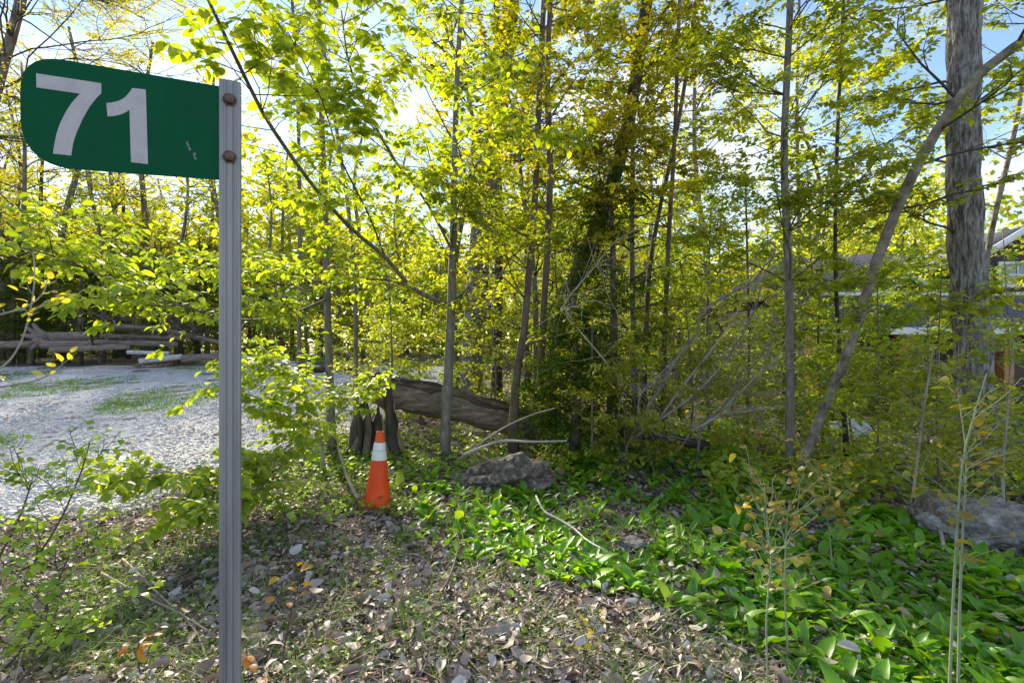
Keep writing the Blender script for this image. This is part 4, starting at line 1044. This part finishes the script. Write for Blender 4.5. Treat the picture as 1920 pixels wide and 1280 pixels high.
for n_, (x, y) in enumerate(spots):
    k = int(wr.choice(5, p=[.2, .12, .18, .08, .42])) if n_ >= 5 else n_
    if x < -4 and wr.uniform() < .45: k = 3
    o = protos[k] if k not in used else copy_tree(protos[k])
    used.add(k)
    o.location = (x, y, float(zg(x, y))); o.rotation_euler[2] = wr.uniform(0, 6.28)
    s = wr.uniform(0.8, 1.2) * (1.0 if y < 25 else 1.15) * (1.05 if x < -5 else 1.0); o.scale = (s, s, s * wr.uniform(0.9, 1.1))
    q_ = 960 + x / y * FPX
    zone = ('behind the timber pile' if q_ < 450 else 'behind the broken stump' if q_ < 760 else 'behind the fallen trunk' if q_ < 1000 else 'behind the dark cedar' if q_ < 1280
            else 'behind the bare arching stems' if q_ < 1480 else 'near the house')
    tag(o, KIND[k] + ' ' + zone, 'tree', GRP[k] + ' ' + zone)

for n_, (px_, d, k, sc) in enumerate([(-140, 24, 3, 1.35), (-40, 26, 3, 1.4), (40, 24.5, 0, 1.55), (120, 27, 3, 1.45), (190, 25, 0, 1.5), (270, 28, 3, 1.4), (340, 25.5, 0, 1.35), (420, 29, 3, 1.3), (500, 27, 0, 1.2),
                                      (80, 33, 1, 1.5), (230, 34, 1, 1.4), (-220, 29, 1, 1.5), (390, 34, 0, 1.5), (-300, 25, 0, 1.6)]):
    o = copy_tree(protos[k]); o.location = Vector(gpt(px_, d)); o.rotation_euler[2] = n_ * 2.1; o.scale = (sc, sc, sc * 1.05)
    tag(o, ['airy tall tree with light green leaves', 'very tall dark stemmed green tree', '', 'airy tall tree with golden leaves'][k] + ' towering over the timber pile behind the sign', 'tree',
        ['airy green', 'dark stemmed', '', 'airy golden'][k] + ' trees towering over the timber pile')

# far wood, one mass
fr = np.random.default_rng(7); n = 120000
y = fr.uniform(38, 64, n); x = fr.uniform(-1.35, 1.45, n) * y
hmax = 13 + 3.0 * np.sin(x * 0.21) + 2.2 * np.sin(x * 0.53 + 1) + 1.5 * np.sin(y * .7)
z = zg(x, y) + hmax * fr.uniform(0, 1, n) ** 0.85
o = link('forest', scatter_mesh('forest', leaf_template('far', width=0.4), np.stack([x, y, z], -1), fr.normal(0, 1, (n, 3)), fr.normal(0, 1, (n, 3)) + np.array([0, -.3, .6]), fr.uniform(.3, .7, n), 'leaf_spring'))
o['kind'] = 'stuff'; o['label'] = 'far green wood closing the view behind the trees'

# ------------------------------------------------------------------ fallen crown of bare stems right of the cedar
fb = gpt(1200, 6.0)
fallen = thing('fallen_branches', 'bare arching grey stems of a fallen treetop right of the dark cedar', 'fallen branches', fb)
def Zp(x, y): return (1000 + x / 2.56, 400 + y / 2.56)
stems = [([(420, 1165), (500, 1020), (600, 850), (700, 680), (790, 570), (795, 500), (880, 420), (1050, 330), (1130, 230), (1280, 120)], 6.0, 5.6, 12),
         ([(480, 1080), (620, 980), (760, 880), (860, 780), (925, 710)], 6.1, 5.9, 8),
         ([(560, 1050), (700, 850), (850, 660), (960, 510), (1010, 380), (1040, 230)], 6.2, 5.8, 9),
         ([(780, 1030), (900, 940), (960, 850), (1030, 760), (1090, 690), (1140, 580)], 5.9, 5.6, 9),
         ([(900, 950), (970, 880), (1060, 790), (1105, 730), (1112, 680)], 5.8, 5.6, 7),
         ([(760, 1045), (900, 970), (1050, 945), (1280, 910)], 5.9, 5.7, 10),
         ([(700, 930), (830, 830), (980, 620), (1060, 470), (1100, 330), (1160, 180)], 6.3, 6.1, 8),
         ([(150, 455), (220, 560), (330, 690), (420, 800), (500, 860)], 5.7, 5.8, 6),
         ([(130, 470), (180, 390), (300, 250), (400, 130), (560, 50), (690, -10)], 5.8, 5.2, 5),
         ([(440, 760), (640, 750), (900, 690), (1280, 672)], 6.4, 6.0, 4),
         ([(500, 1000), (520, 860), (640, 740), (780, 600)], 6.1, 6.1, 6)]
for k, (pp, da, db, w) in enumerate(stems):
    ds = np.linspace(da, db, len(pp)); P = spline([at(*Zp(*p), d) for p, d in zip(pp, ds)], 24)
    if k < 6: P[0][2] = min(P[0][2], float(zg(P[0][0], P[0][1])) + 0.05) if k in (0, 3) else P[0][2]
    r0 = 0.6 * w * 6 / FPX / 2
    link('stem', tubes_mesh('stem', [(P, np.linspace(r0, r0 * .35, 24), 6)], 'twig_grey' if k % 3 else 'bark_grey', fb), fallen)
pl = Plant(77); polys = []
for k in range(320):
    pp, da, db, w = stems[k % len(stems)]; i_ = pl.r.integers(0, len(pp)); p = at(*Zp(*pp[i_]), (da + db) / 2)
    q = pl.path(p, pl.r.normal(0, 1, 3) + np.array([.5, 0, .3]), pl.r.uniform(.2, .9), 6, .2, .1)
    polys.append((q, np.linspace(.004, .0015, 7), 3))
link('twigs', tubes_mesh('twigs', polys, 'twig_grey', fb), fallen)['kind'] = 'stuff'
a_, b_ = at(1125, 800, 6.4), at(1330, 835, 6.0)
lb = gpt(1230, 6.2)
tag(link('log', tubes_mesh('log', [(spline([a_, (a_ + b_) / 2, b_], 12), np.linspace(.09, .06, 12), 12, True, furrow(4, .1, 3))], 'bark_dark')), 'dark mossy log on the ground beneath the bare arching stems', 'log')

# ------------------------------------------------------------------ sticks lying about
def stick(pp, d, w, mat, label, name='stick'):
    ds = d if hasattr(d, '__len__') else [d] * len(pp)
    P = spline([at(*p, q) for p, q in zip(pp, ds)], 14); r0 = w * np.mean(ds) / FPX / 2
    tag(link(name, tubes_mesh(name, [(P, np.linspace(r0, r0 * .5, 14), 6, True)], mat)), label, 'stick')
stick([(868, 853), (905, 838), (942, 826), (1000, 828), (1063, 826)], [5.2, 5.2, 5.15, 5.1, 5.1], 7, 'twig_grey', 'pale forked branch lying over the brown grey boulder')
stick([(860, 860), (930, 810), (990, 780), (1040, 765)], [5.6, 5.6, 5.5, 5.4], 4, 'twig_grey', 'thin pale branch slanting up over the brown boulder to the cedar bush')
def ground_stick(pp, w, mat, label, lift=0.05):
    G = [ground_at(*p) + np.array([0, 0, lift]) for p in pp]
    P = spline(G, 14); r0 = w * np.mean([g_[1] for g_ in G]) / FPX / 2
    tag(link('stick', tubes_mesh('stick', [(P, np.linspace(r0, r0 * .55, 14), 6, True)], mat)), label, 'stick')
ground_stick([(1005, 955), (1020, 985), (1045, 1000), (1075, 1020), (1100, 1045), (1140, 1070)], 5, 'rock_white', 'white crooked twig lying across the broad green leaves', 0.13)
ground_stick([(670, 955), (655, 925), (645, 895), (632, 850)], 7, 'twig_grey', 'grey dead stem leaning at the left side of the traffic cone', 0.12)
ground_stick([(165, 1100), (200, 1150), (240, 1170), (340, 1200), (400, 1200)], 8, 'bark_grey', 'grey knobbly branch on the litter left of the sign post', 0.04)
ground_stick([(230, 1060), (300, 1130), (360, 1190), (390, 1260)], 5, 'dead_stalk', 'long straw coloured stalk arching over the grey knobbly branch', 0.05)
ground_stick([(190, 1090), (260, 1130), (330, 1165), (400, 1210)], 5, 'dead_stalk', 'straight straw coloured stalk crossing the grey knobbly branch', 0.06)
ground_stick([(260, 1215), (340, 1195), (410, 1180)], 4, 'dead_stalk', 'short straw stalk ending at the sign post near the ground', 0.06)
ground_stick([(1560, 1150), (1640, 1190), (1720, 1240)], 6, 'dead_stalk', 'dry stalk lying among the broad leaves between the two bare seedlings', 0.05)
ground_stick([(1735, 940), (1755, 985), (1770, 1050)], 9, 'twig_grey', 'pale broken stick propped in front of the tan rock', 0.10)
ground_stick([(830, 1140), (850, 1090), (860, 1040), (855, 1015)], 4, 'twig', 'thin dark twig standing in front of the broad green leaves', 0.10)
ground_stick([(560, 1240), (620, 1130), (660, 1080)], 5, 'dead_stalk', 'straw stalk on the litter under the orange seedling', 0.04)

# ------------------------------------------------------------------ ground cover
def inside(poly, x, y):
    c = np.zeros(len(x), bool); n = len(poly)
    for a in range(n):
        (x1, y1), (x2, y2) = poly[a], poly[(a + 1) % n]
        cond = ((y1 > y) != (y2 > y)) & (x < (x2 - x1) * (y - y1) / (y2 - y1 + 1e-9) + x1)
        c ^= cond
    return c
LILY = [(745, 900), (860, 875), (1010, 895), (1040, 850), (1150, 850), (1350, 870), (1500, 935), (1720, 985), (1920, 1060), (2100, 1120), (2100, 1420), (1600, 1340), (1400, 1215), (1230, 1130), (1050, 1090), (880, 1050), (775, 1000)]
def lily_leaf(bend):
    k = 6; V = []
    for i in range(k):
        t = i / (k - 1); w = 0.19 * math.sin(math.pi * min(1, 0.06 + t * 0.94)) ** 0.8 if t < 1 else 0.0
        y = math.sin(t * bend) / bend; z = (1 - math.cos(t * bend)) / bend
        V += [(-w, y, -z + w * .45), (0, y, -z), (w, y, -z + w * .45)]
    F_ = []
    for i in range(k - 1):
        a = i * 3; F_ += [(a, a + 1, a + 4, a + 3), (a + 1, a + 2, a + 5, a + 4)]
    return np.array(V), np.array(F_)
LT = [lily_leaf(0.5), lily_leaf(0.9), lily_leaf(1.3)]
lily_me = [mk_mesh('leaf', t[0], [t[1]], 'leaf_lily', True) for t in LT]
lr = np.random.default_rng(8)
px = lr.uniform(730, 2100, 8000); py = lr.uniform(845, 1400, 8000)
ok = inside(LILY, px + lr.normal(0, 16, len(px)), py + lr.normal(0, 10, len(px)))
keep = ~((np.abs(px - 1185) < 38) & (np.abs(py - 1025) < 28))
dens = lr.uniform(0, 1, len(px)) < np.clip(0.6 + 0.4 * np.sin(px * .017 + 1) * np.sin(py * .024), 0.3, 1)
G = ground_at(px, py)[ok & keep & dens]
pxs, pys = px[ok & keep & dens], py[ok & keep & dens]
G = G[:2700]; pys = pys[:2700]; pxs = pxs[:2700]
infr = (pxs < 1915) & (pys < 1275)
order = np.argsort(np.where(infr, -pys, 0) + lr.uniform(0, 90, len(pys)))
plants, rest = order[:110], order[110:]
PD, PP, PN, PS, PT = [], [], [], [], []
for q in order:
    k = lr.integers(2, 5); az0 = lr.uniform(0, 6.28); size = float(np.clip(lr.lognormal(-2.12, .3), .06, .2))
    for m in range(k):
        az = az0 + m * 6.28 / k + lr.normal(0, .4); e = lr.uniform(0.5, 1.35)
        d = np.array([math.cos(az) * math.cos(e), math.sin(az) * math.cos(e), math.sin(e)])
        nrm = np.array([-math.cos(az) * math.sin(e), -math.sin(az) * math.sin(e), math.cos(e)]) + lr.normal(0, .15, 3)
        PP.append(G[q] + np.array([0, 0, 0.01]) + d * 0.015); PD.append(d); PN.append(nrm); PS.append(size * lr.uniform(.75, 1.15)); PT.append(q)
PP, PD, PN, PS, PT = map(np.array, (PP, PD, PN, PS, PT))
is_thing = np.isin(PT, plants)
for q in plants:
    zone = 'in front of the brown boulder' if pxs[q] < 1060 else 'around the flat stone' if pxs[q] < 1300 else 'about the bronze leaved seedlings' if pxs[q] < 1620 else 'below the mottled boulder'
    zone = zone if pys[q] < 1150 else zone.replace('about', 'at the foot of').replace('below', 'in the near corner below').replace('around', 'on the litter side of')
    root = thing('broadleaf_plant', 'low broad leaved green plant ' + zone, 'plant', G[q], 'broad leaved plants ' + zone)
    idx = np.where(PT == q)[0]; Xf, Df, Zf = frames(PD[idx], PN[idx])
    for m, ii in enumerate(idx):
        o = bpy.data.objects.new('leaf', lily_me[(q + m) % 3]); COL.objects.link(o); o.parent = root
        M = Matrix.Identity(4)
        for r_ in range(3):
            M[r_][0] = Xf[m][r_] * PS[ii]; M[r_][1] = Df[m][r_] * PS[ii]; M[r_][2] = Zf[m][r_] * PS[ii]; M[r_][3] = PP[ii][r_] - G[q][r_]
        o.matrix_basis = M
ii = np.where(~is_thing)[0]
o = link('ground_cover', scatter_mesh('ground_cover', LT[1], PP[ii], PD[ii], PN[ii], PS[ii], 'leaf_lily', True)); o['kind'] = 'stuff'
o['label'] = 'lush carpet of broad green leaves across the slope'

# dry leaves
def litter(n, seed, box, size, jitter=True):
    r = np.random.default_rng(seed)
    px = r.uniform(box[0], box[2], n); py = box[1] + (box[3] - box[1]) * r.uniform(0, 1, n)
    g_ = ground_at(px, py)
    ok = ~in_gravel(g_[:, 0] + 0.15, g_[:, 1]) | (r.uniform(0, 1, n) < 0.015)
    g_ = g_[ok]; m = len(g_)
    az = r.uniform(0, 6.28, m)
    D = np.stack([np.cos(az), np.sin(az), r.normal(0, .25, m)], -1); N = np.stack([r.normal(0, .6, m), r.normal(0, .6, m), np.ones(m)], -1)
    g_[:, 2] += r.exponential(0.02, m) + 0.006
    return g_, D, N, size * np.clip(r.lognormal(-.15, .5, m), .3, 2.2)
def dry_template(a, b, w):
    V, F_ = leaf_template('near', curl=a, width=w, fold=b); V = V.copy(); V[:, 1] -= 0.4
    V[4, 0] -= .06; V[9, 0] += .05; V[6, 1] += .06
    return V, F_
DT = [dry_template(.12, .10, .24), dry_template(-.16, -.03, .30), dry_template(.34, .03, .17), dry_template(.02, .2, .22)]
dry_me = [mk_mesh('dry_leaf', t[0], [t[1]], 'dry_leaf') for t in DT]
for k in range(4):
    A = litter(11000, 200 + k, (-150, 850, 2080, 1420), 0.048); 
    B = litter(3800, 210 + k, (-100, 690, 2080, 900), 0.085)
    A = [np.concatenate([a, b]) for a, b in zip(A, B)]
    if k == 0:
        A0 = [a.copy() for a in A]
        base_leaves = A0
    o = link('leaf_litter' , scatter_mesh('leaf_litter', DT[k], *A, 'dry_leaf')); o['kind'] = 'stuff'
    o['label'] = 'layer of dry grey brown fallen leaves on the forest floor'
A = litter(34000, 290, (-150, 840, 2080, 1420), 0.032)
o = link('leaf_litter', scatter_mesh('leaf_litter', leaf_template('mid', curl=.15, width=.26, fold=.1), *A, 'dry_leaf')); o['kind'] = 'stuff'
o['label'] = 'crumbled bits of dry leaf filling the gaps of the forest floor'
P_, D_, N_, S_ = litter(420, 300, (380, 1030, 1480, 1275), 0.056)
Xf, Df, Zf = frames(D_, N_)
for q in range(min(160, len(P_))):
    o = bpy.data.objects.new('dry_leaf', dry_me[q % 4]); COL.objects.link(o)
    M = Matrix.Identity(4)
    for r_ in range(3):
        M[r_][0] = Xf[q][r_] * S_[q]; M[r_][1] = Df[q][r_] * S_[q]; M[r_][2] = Zf[q][r_] * S_[q]; M[r_][3] = P_[q][r_] + (0.012 if r_ == 2 else 0)
    o.matrix_basis = M
    tag(o, 'curled dry leaf on top of the litter in front of the green patch', 'dry leaf', 'dry leaves lying on the litter')

# grass
def blades(name, label, pts, height, mat, seed, lean=0.35, w=0.004, flat=False):
    r = np.random.default_rng(seed); m = len(pts); az = r.uniform(0, 6.28, m)
    L = height * r.uniform(.5, 1.3, m)
    d = np.stack([np.cos(az) * lean, np.sin(az) * lean, np.full(m, 0.12 if flat else 1.0)], -1) + r.normal(0, .12, (m, 3)) * (0.6 if flat else 1)
    d /= np.linalg.norm(d, axis=1)[:, None]
    side = np.cross(d, np.array([0, 0, 1.0])); side /= np.linalg.norm(side, axis=1)[:, None] + 1e-6
    V = []
    for t, ww in ((0, 1), (.5, .8), (1, 0.08)):
        c = pts + d * (L * t)[:, None] + np.array([0, 0, -1.0]) * ((L * t * t * (0.05 if flat else .35)))[:, None]
        if not flat: c = c + np.stack([np.cos(az), np.sin(az), 0 * az], -1) * (L * t * t * .35)[:, None]
        V += [c - side * w * ww * .5, c + side * w * ww * .5]
    V = np.stack(V, 1).reshape(-1, 3); b_ = (np.arange(m) * 6)[:, None, None]
    F_ = (np.array([(0, 1, 3, 2), (2, 3, 5, 4)])[None] + b_).reshape(-1, 4)
    o_ = link(name, mk_mesh(name, V, [F_], mat)); o_['kind'] = 'stuff'; o_['label'] = label
gr = np.random.default_rng(15)
cx = gr.uniform(-100, 1500, 300); cy_ = gr.uniform(950, 1330, 300); C = ground_at(cx, cy_)
C = C[~in_gravel(C[:, 0], C[:, 1])]
pts = np.repeat(C, 22, axis=0); pts[:, :2] += gr.normal(0, 0.045, (len(pts), 2)); pts[:, 2] = zg(pts[:, 0], pts[:, 1])
blades('grass', 'tufts of thin green grass growing through the litter', pts, 0.16, 'grass_blade', 61, w=0.005)
for (bx, nn, hh) in (((110, 1010, 300, 1120), 500, .16), ((330, 1000, 420, 1100), 260, .16), ((0, 1120, 300, 1280), 900, .17), ((560, 820, 700, 920), 900, .22), ((1040, 820, 1300, 900), 1100, .2), ((230, 880, 290, 960), 150, .2)):
    px = gr.uniform(bx[0], bx[2], nn); py = gr.uniform(bx[1], bx[3], nn)
    blades('grass', 'denser patch of fresh green grass', ground_at(px, py), hh, 'grass_blade', int(gr.integers(1e6)), w=0.006)
px = gr.uniform(-150, 420, 1500); py = 690 + 180 * gr.uniform(0, 1, 1500) ** 1.5; C = ground_at(px, py); C = C[in_gravel(C[:, 0], C[:, 1])]
C = C[(np.sin(C[:, 0] * 1.3) + np.sin(C[:, 1] * .9 + C[:, 0] * .4)) > 0.35]
pts = np.repeat(C, 30, axis=0); pts[:, :2] += gr.normal(0, 0.13, (len(pts), 2)); pts[:, 2] = zg(pts[:, 0], pts[:, 1]) + .01
blades('grass', 'sparse weeds and grass growing through the gravel', pts, 0.10, 'grass_blade', 63, w=0.012)
px = gr.uniform(-100, 1800, 3600); py = gr.uniform(950, 1350, 3600); C = ground_at(px, py); C = C[~in_gravel(C[:, 0] + .2, C[:, 1])]; C[:, 2] += 0.035
blades('dead_grass', 'matted straw coloured dead grass on the litter', C, 0.32, 'dead_stalk', 64, lean=1.0, w=0.0036, flat=True)

# low green undergrowth between the trunks
def undergrowth(name, label, n, box, h, leaf, mat, seed):
    r = np.random.default_rng(seed); px = r.uniform(box[0], box[2], n); py = r.uniform(box[1], box[3], n); g_ = ground_at(px, py)
    g_ = g_[~in_gravel(g_[:, 0], g_[:, 1])]; k = 9; P = np.repeat(g_, k, axis=0); m = len(P)
    P[:, :2] += r.normal(0, .09, (m, 2)); P[:, 2] += h * r.uniform(0.1, 1, m)
    az = r.uniform(0, 6.28, m); D = np.stack([np.cos(az), np.sin(az), r.normal(-.1, .4, m)], -1); N = np.stack([r.normal(0, .4, m), r.normal(0, .4, m), np.ones(m)], -1)
    o_ = link(name, scatter_mesh(name, leaf_template('mid', width=.33), P, D, N, leaf * r.uniform(.6, 1.3, m), mat)); o_['kind'] = 'stuff'; o_['label'] = label
undergrowth('undergrowth', 'low green seedlings around the cone and the boulder', 330, (560, 800, 1100, 900), 0.16, .07, 'leaf_small', 71)
undergrowth('undergrowth', 'bright green weeds on the litter about the foot of the cone', 170, (430, 860, 800, 975), 0.12, .06, 'leaf_small', 75)
undergrowth('undergrowth', 'scattered small green weeds on the litter by the sign post', 90, (120, 1000, 1000, 1270), 0.07, .045, 'leaf_small', 76)
undergrowth('undergrowth', 'dark green weeds below the cedar', 380, (1040, 790, 1400, 890), 0.22, .075, 'leaf_lily', 72)
undergrowth('undergrowth', 'yellow green seedlings on the shaded slope before the house', 900, (1330, 740, 2100, 960), 0.35, .08, 'leaf_lime', 73)
undergrowth('undergrowth', 'leafy seedlings on the floor of the wood behind the fallen trunk', 900, (640, 690, 1500, 790), 0.5, .09, 'leaf_spring', 74)

# ------------------------------------------------------------------ seedlings and twigs close to the viewer
def seedling(label, stem_paths, leafmat, leaf, per_m, twigs, tlen, seed, stem='stem_green', wpx=6, droop=.4, cat='seedling', name='seedling', leafw=.36, levels=0, most=140):
    pl = Plant(seed); allP = []; root = None
    for (pp, ds) in stem_paths:
        P = spline([at(*p, d) for p, d in zip(pp, ds)], 18)
        if root is None:
            base = P[0].copy(); base[2] = max(base[2], float(zg(base[0], base[1]))) if base[2] < 0.3 else base[2]
            root = thing(name, label, cat, base)
        r0 = wpx * np.mean(ds) / FPX / 2
        link('stem', tubes_mesh('stem', [(P, np.linspace(r0, r0 * .45, 18), 6)], stem, base), root)
        for j in range(twigs):
            t = pl.r.uniform(.35, 1); i_ = min(int(t * 17), 16); T = unit(P[i_ + 1] - P[i_]); az = pl.r.uniform(0, 6.28)
            d = unit(T * .5 + np.array([math.cos(az), math.sin(az), .3]))
            pl.branch(P[i_], d, tlen * pl.r.uniform(.5, 1.2), .0022, levels, dict(kids=[3], per_m=per_m, leaf=leaf, ratio=.6, droop=droop))
    link('twigs', tubes_mesh('twigs', pl.wood, stem, base), root)['kind'] = 'stuff'
    P_, D_, N_, S_ = pl.arrays()
    sel = pl.r.permutation(len(P_))[:most]
    leaf_objects(root, base, P_[sel], D_[sel], N_[sel], S_[sel], leafmat, leafw)
    left = np.setdiff1d(np.arange(len(P_)), sel)
    if levels and len(left):
        link('crown', scatter_mesh('crown', leaf_template('mid', width=leafw), P_[left] - base, D_[left], N_[left], S_[left], leafmat), root)['kind'] = 'stuff'
    return root
seedling('bare stemmed seedling with bronze leaves near the lower edge of the green patch', [([(1441, 1330), (1437, 1160), (1446, 1050), (1440, 1000), (1432, 900)], [2.1, 2.15, 2.25, 2.3, 2.4]), ([(1478, 1240), (1472, 1120), (1474, 1000), (1480, 940)], [2.4, 2.4, 2.45, 2.5])], 'leaf_bronze', .052, 34, 26, .26, 81, wpx=4, most=120)
seedling('bronze leaved seedling to the right of the bare stemmed one', [([(1560, 1060), (1555, 1000), (1545, 930), (1530, 880)], [3.3, 3.3, 3.2, 3.2])], 'leaf_bronze', .058, 30, 26, .32, 82, wpx=3, most=130)
seedling('tall pale green whip forking in front of the mottled boulder', [([(1778, 1340), (1786, 1150), (1795, 980), (1803, 880), (1820, 800), (1850, 700)], [2.1, 2.15, 2.2, 2.25, 2.3, 2.4]), ([(1796, 1330), (1800, 1120), (1806, 980), (1812, 860), (1800, 760)], [2.15, 2.2, 2.25, 2.3, 2.4])], 'leaf_bronze', .055, 26, 18, .3, 83, wpx=5, most=90)
seedling('seedling with yellow green leaves in front of the big furrowed trunk', [([(1700, 1010), (1715, 900), (1730, 780), (1750, 650)], [4.2, 4.1, 4.0, 3.9]), ([(1890, 1040), (1880, 900), (1890, 760), (1900, 640)], [4.0, 3.9, 3.8, 3.7])], 'leaf_spring', .06, 26, 26, .45, 84, stem='twig_grey', wpx=6, most=290, levels=1)
seedling('small seedling with orange leaves just right of the sign post', [([(530, 1230), (545, 1150), (560, 1090), (552, 1040)], [2.2, 2.2, 2.25, 2.3])], 'leaf_orange', .05, 12, 6, .12, 85, stem='twig', wpx=3, most=14)
seedling('tiny orange leaved seedling on the litter left of the sign post', [([(262, 1260), (258, 1225), (262, 1195)], [2.05, 2.05, 2.1])], 'leaf_orange', .04, 16, 6, .08, 86, stem='twig', wpx=3, most=16)
seedling('orange leaved shoot against the foot of the sign post', [([(470, 1330), (465, 1260), (462, 1210)], [2.0, 2.0, 2.0])], 'leaf_orange', .05, 14, 4, .06, 87, stem='twig', wpx=3, most=7)
seedling('yellow leaved seedling on the litter in front of the green patch', [([(1090, 1300), (1095, 1240), (1110, 1180), (1130, 1150)], [2.2, 2.25, 2.3, 2.4])], 'leaf_yellow_bud', .04, 16, 7, .12, 88, stem='twig', wpx=3, most=18)
seedling('bare twig with yellow opening buds at the edge of the view beside the gravel', [([(-60, 700), (0, 690), (35, 650), (55, 590), (65, 520), (62, 470)], [1.9, 1.9, 1.95, 2.0, 2.05, 2.1]), ([(-60, 610), (0, 590), (50, 575), (80, 550), (90, 520)], [1.9, 1.9, 1.9, 1.95, 2.0]), ([(-60, 735), (0, 725), (70, 712), (110, 690), (118, 678)], [1.8, 1.8, 1.85, 1.9, 1.9]), ([(60, 585), (90, 565), (118, 562)], [2.0, 2.0, 2.0])], 'leaf_yellow_bud', .035, 45, 5, .05, 89, stem='twig_grey', wpx=4, most=70, droop=-.4, name='budding_branch', cat='branch')
seedling('green leaved shrub growing at the bottom corner of the gravel', [([(-40, 1200), (20, 1140), (60, 1060), (110, 980), (150, 890), (168, 830)], [2.5, 2.5, 2.55, 2.6, 2.7, 2.8]), ([(-40, 1290), (30, 1230), (90, 1130), (130, 1040)], [2.3, 2.3, 2.35, 2.4]), ([(-60, 1120), (0, 1040), (40, 960), (60, 900)], [2.6, 2.65, 2.7, 2.75]), ([(0, 1320), (60, 1250), (100, 1200), (140, 1150)], [2.15, 2.2, 2.2, 2.25])], 'leaf_small', .048, 30, 15, .26, 90, stem='twig', wpx=5, most=290, name='shrub', cat='shrub', levels=1)
seedling('small weed with round green leaves standing alone on the gravel', [([(160, 870), (158, 850), (168, 825)], [5.6, 5.6, 5.7])], 'leaf_small', .06, 26, 8, .2, 91, stem='stem_green', wpx=3, most=40, name='weed', cat='weed')
for (a, b) in ((619, 1003), (636, 1007)):
    g_ = ground_at(a, b)
    r_ = thing('dandelion', 'yellow dandelion head near the traffic cone, %s of the pair' % ('left' if a < 630 else 'right'), 'flower', g_)
    link('stalk', tubes_mesh('stalk', [([(0, 0, 0), (0.005, 0, .05), (0.008, 0, .10)], [.002, .0018, .0018], 5)], 'stem_green'), r_)
    az = np.linspace(0, 6.28, 22, endpoint=False)
    D = np.stack([np.cos(az), np.sin(az), .25 + 0 * az], -1)
    link('flower_head', scatter_mesh('flower_head', leaf_template('far', width=.2), np.tile([[.008, 0, .10]], (22, 1)), D, np.tile([[0, 0, 1.0]], (22, 1)), .016, 'dandelion'), r_)
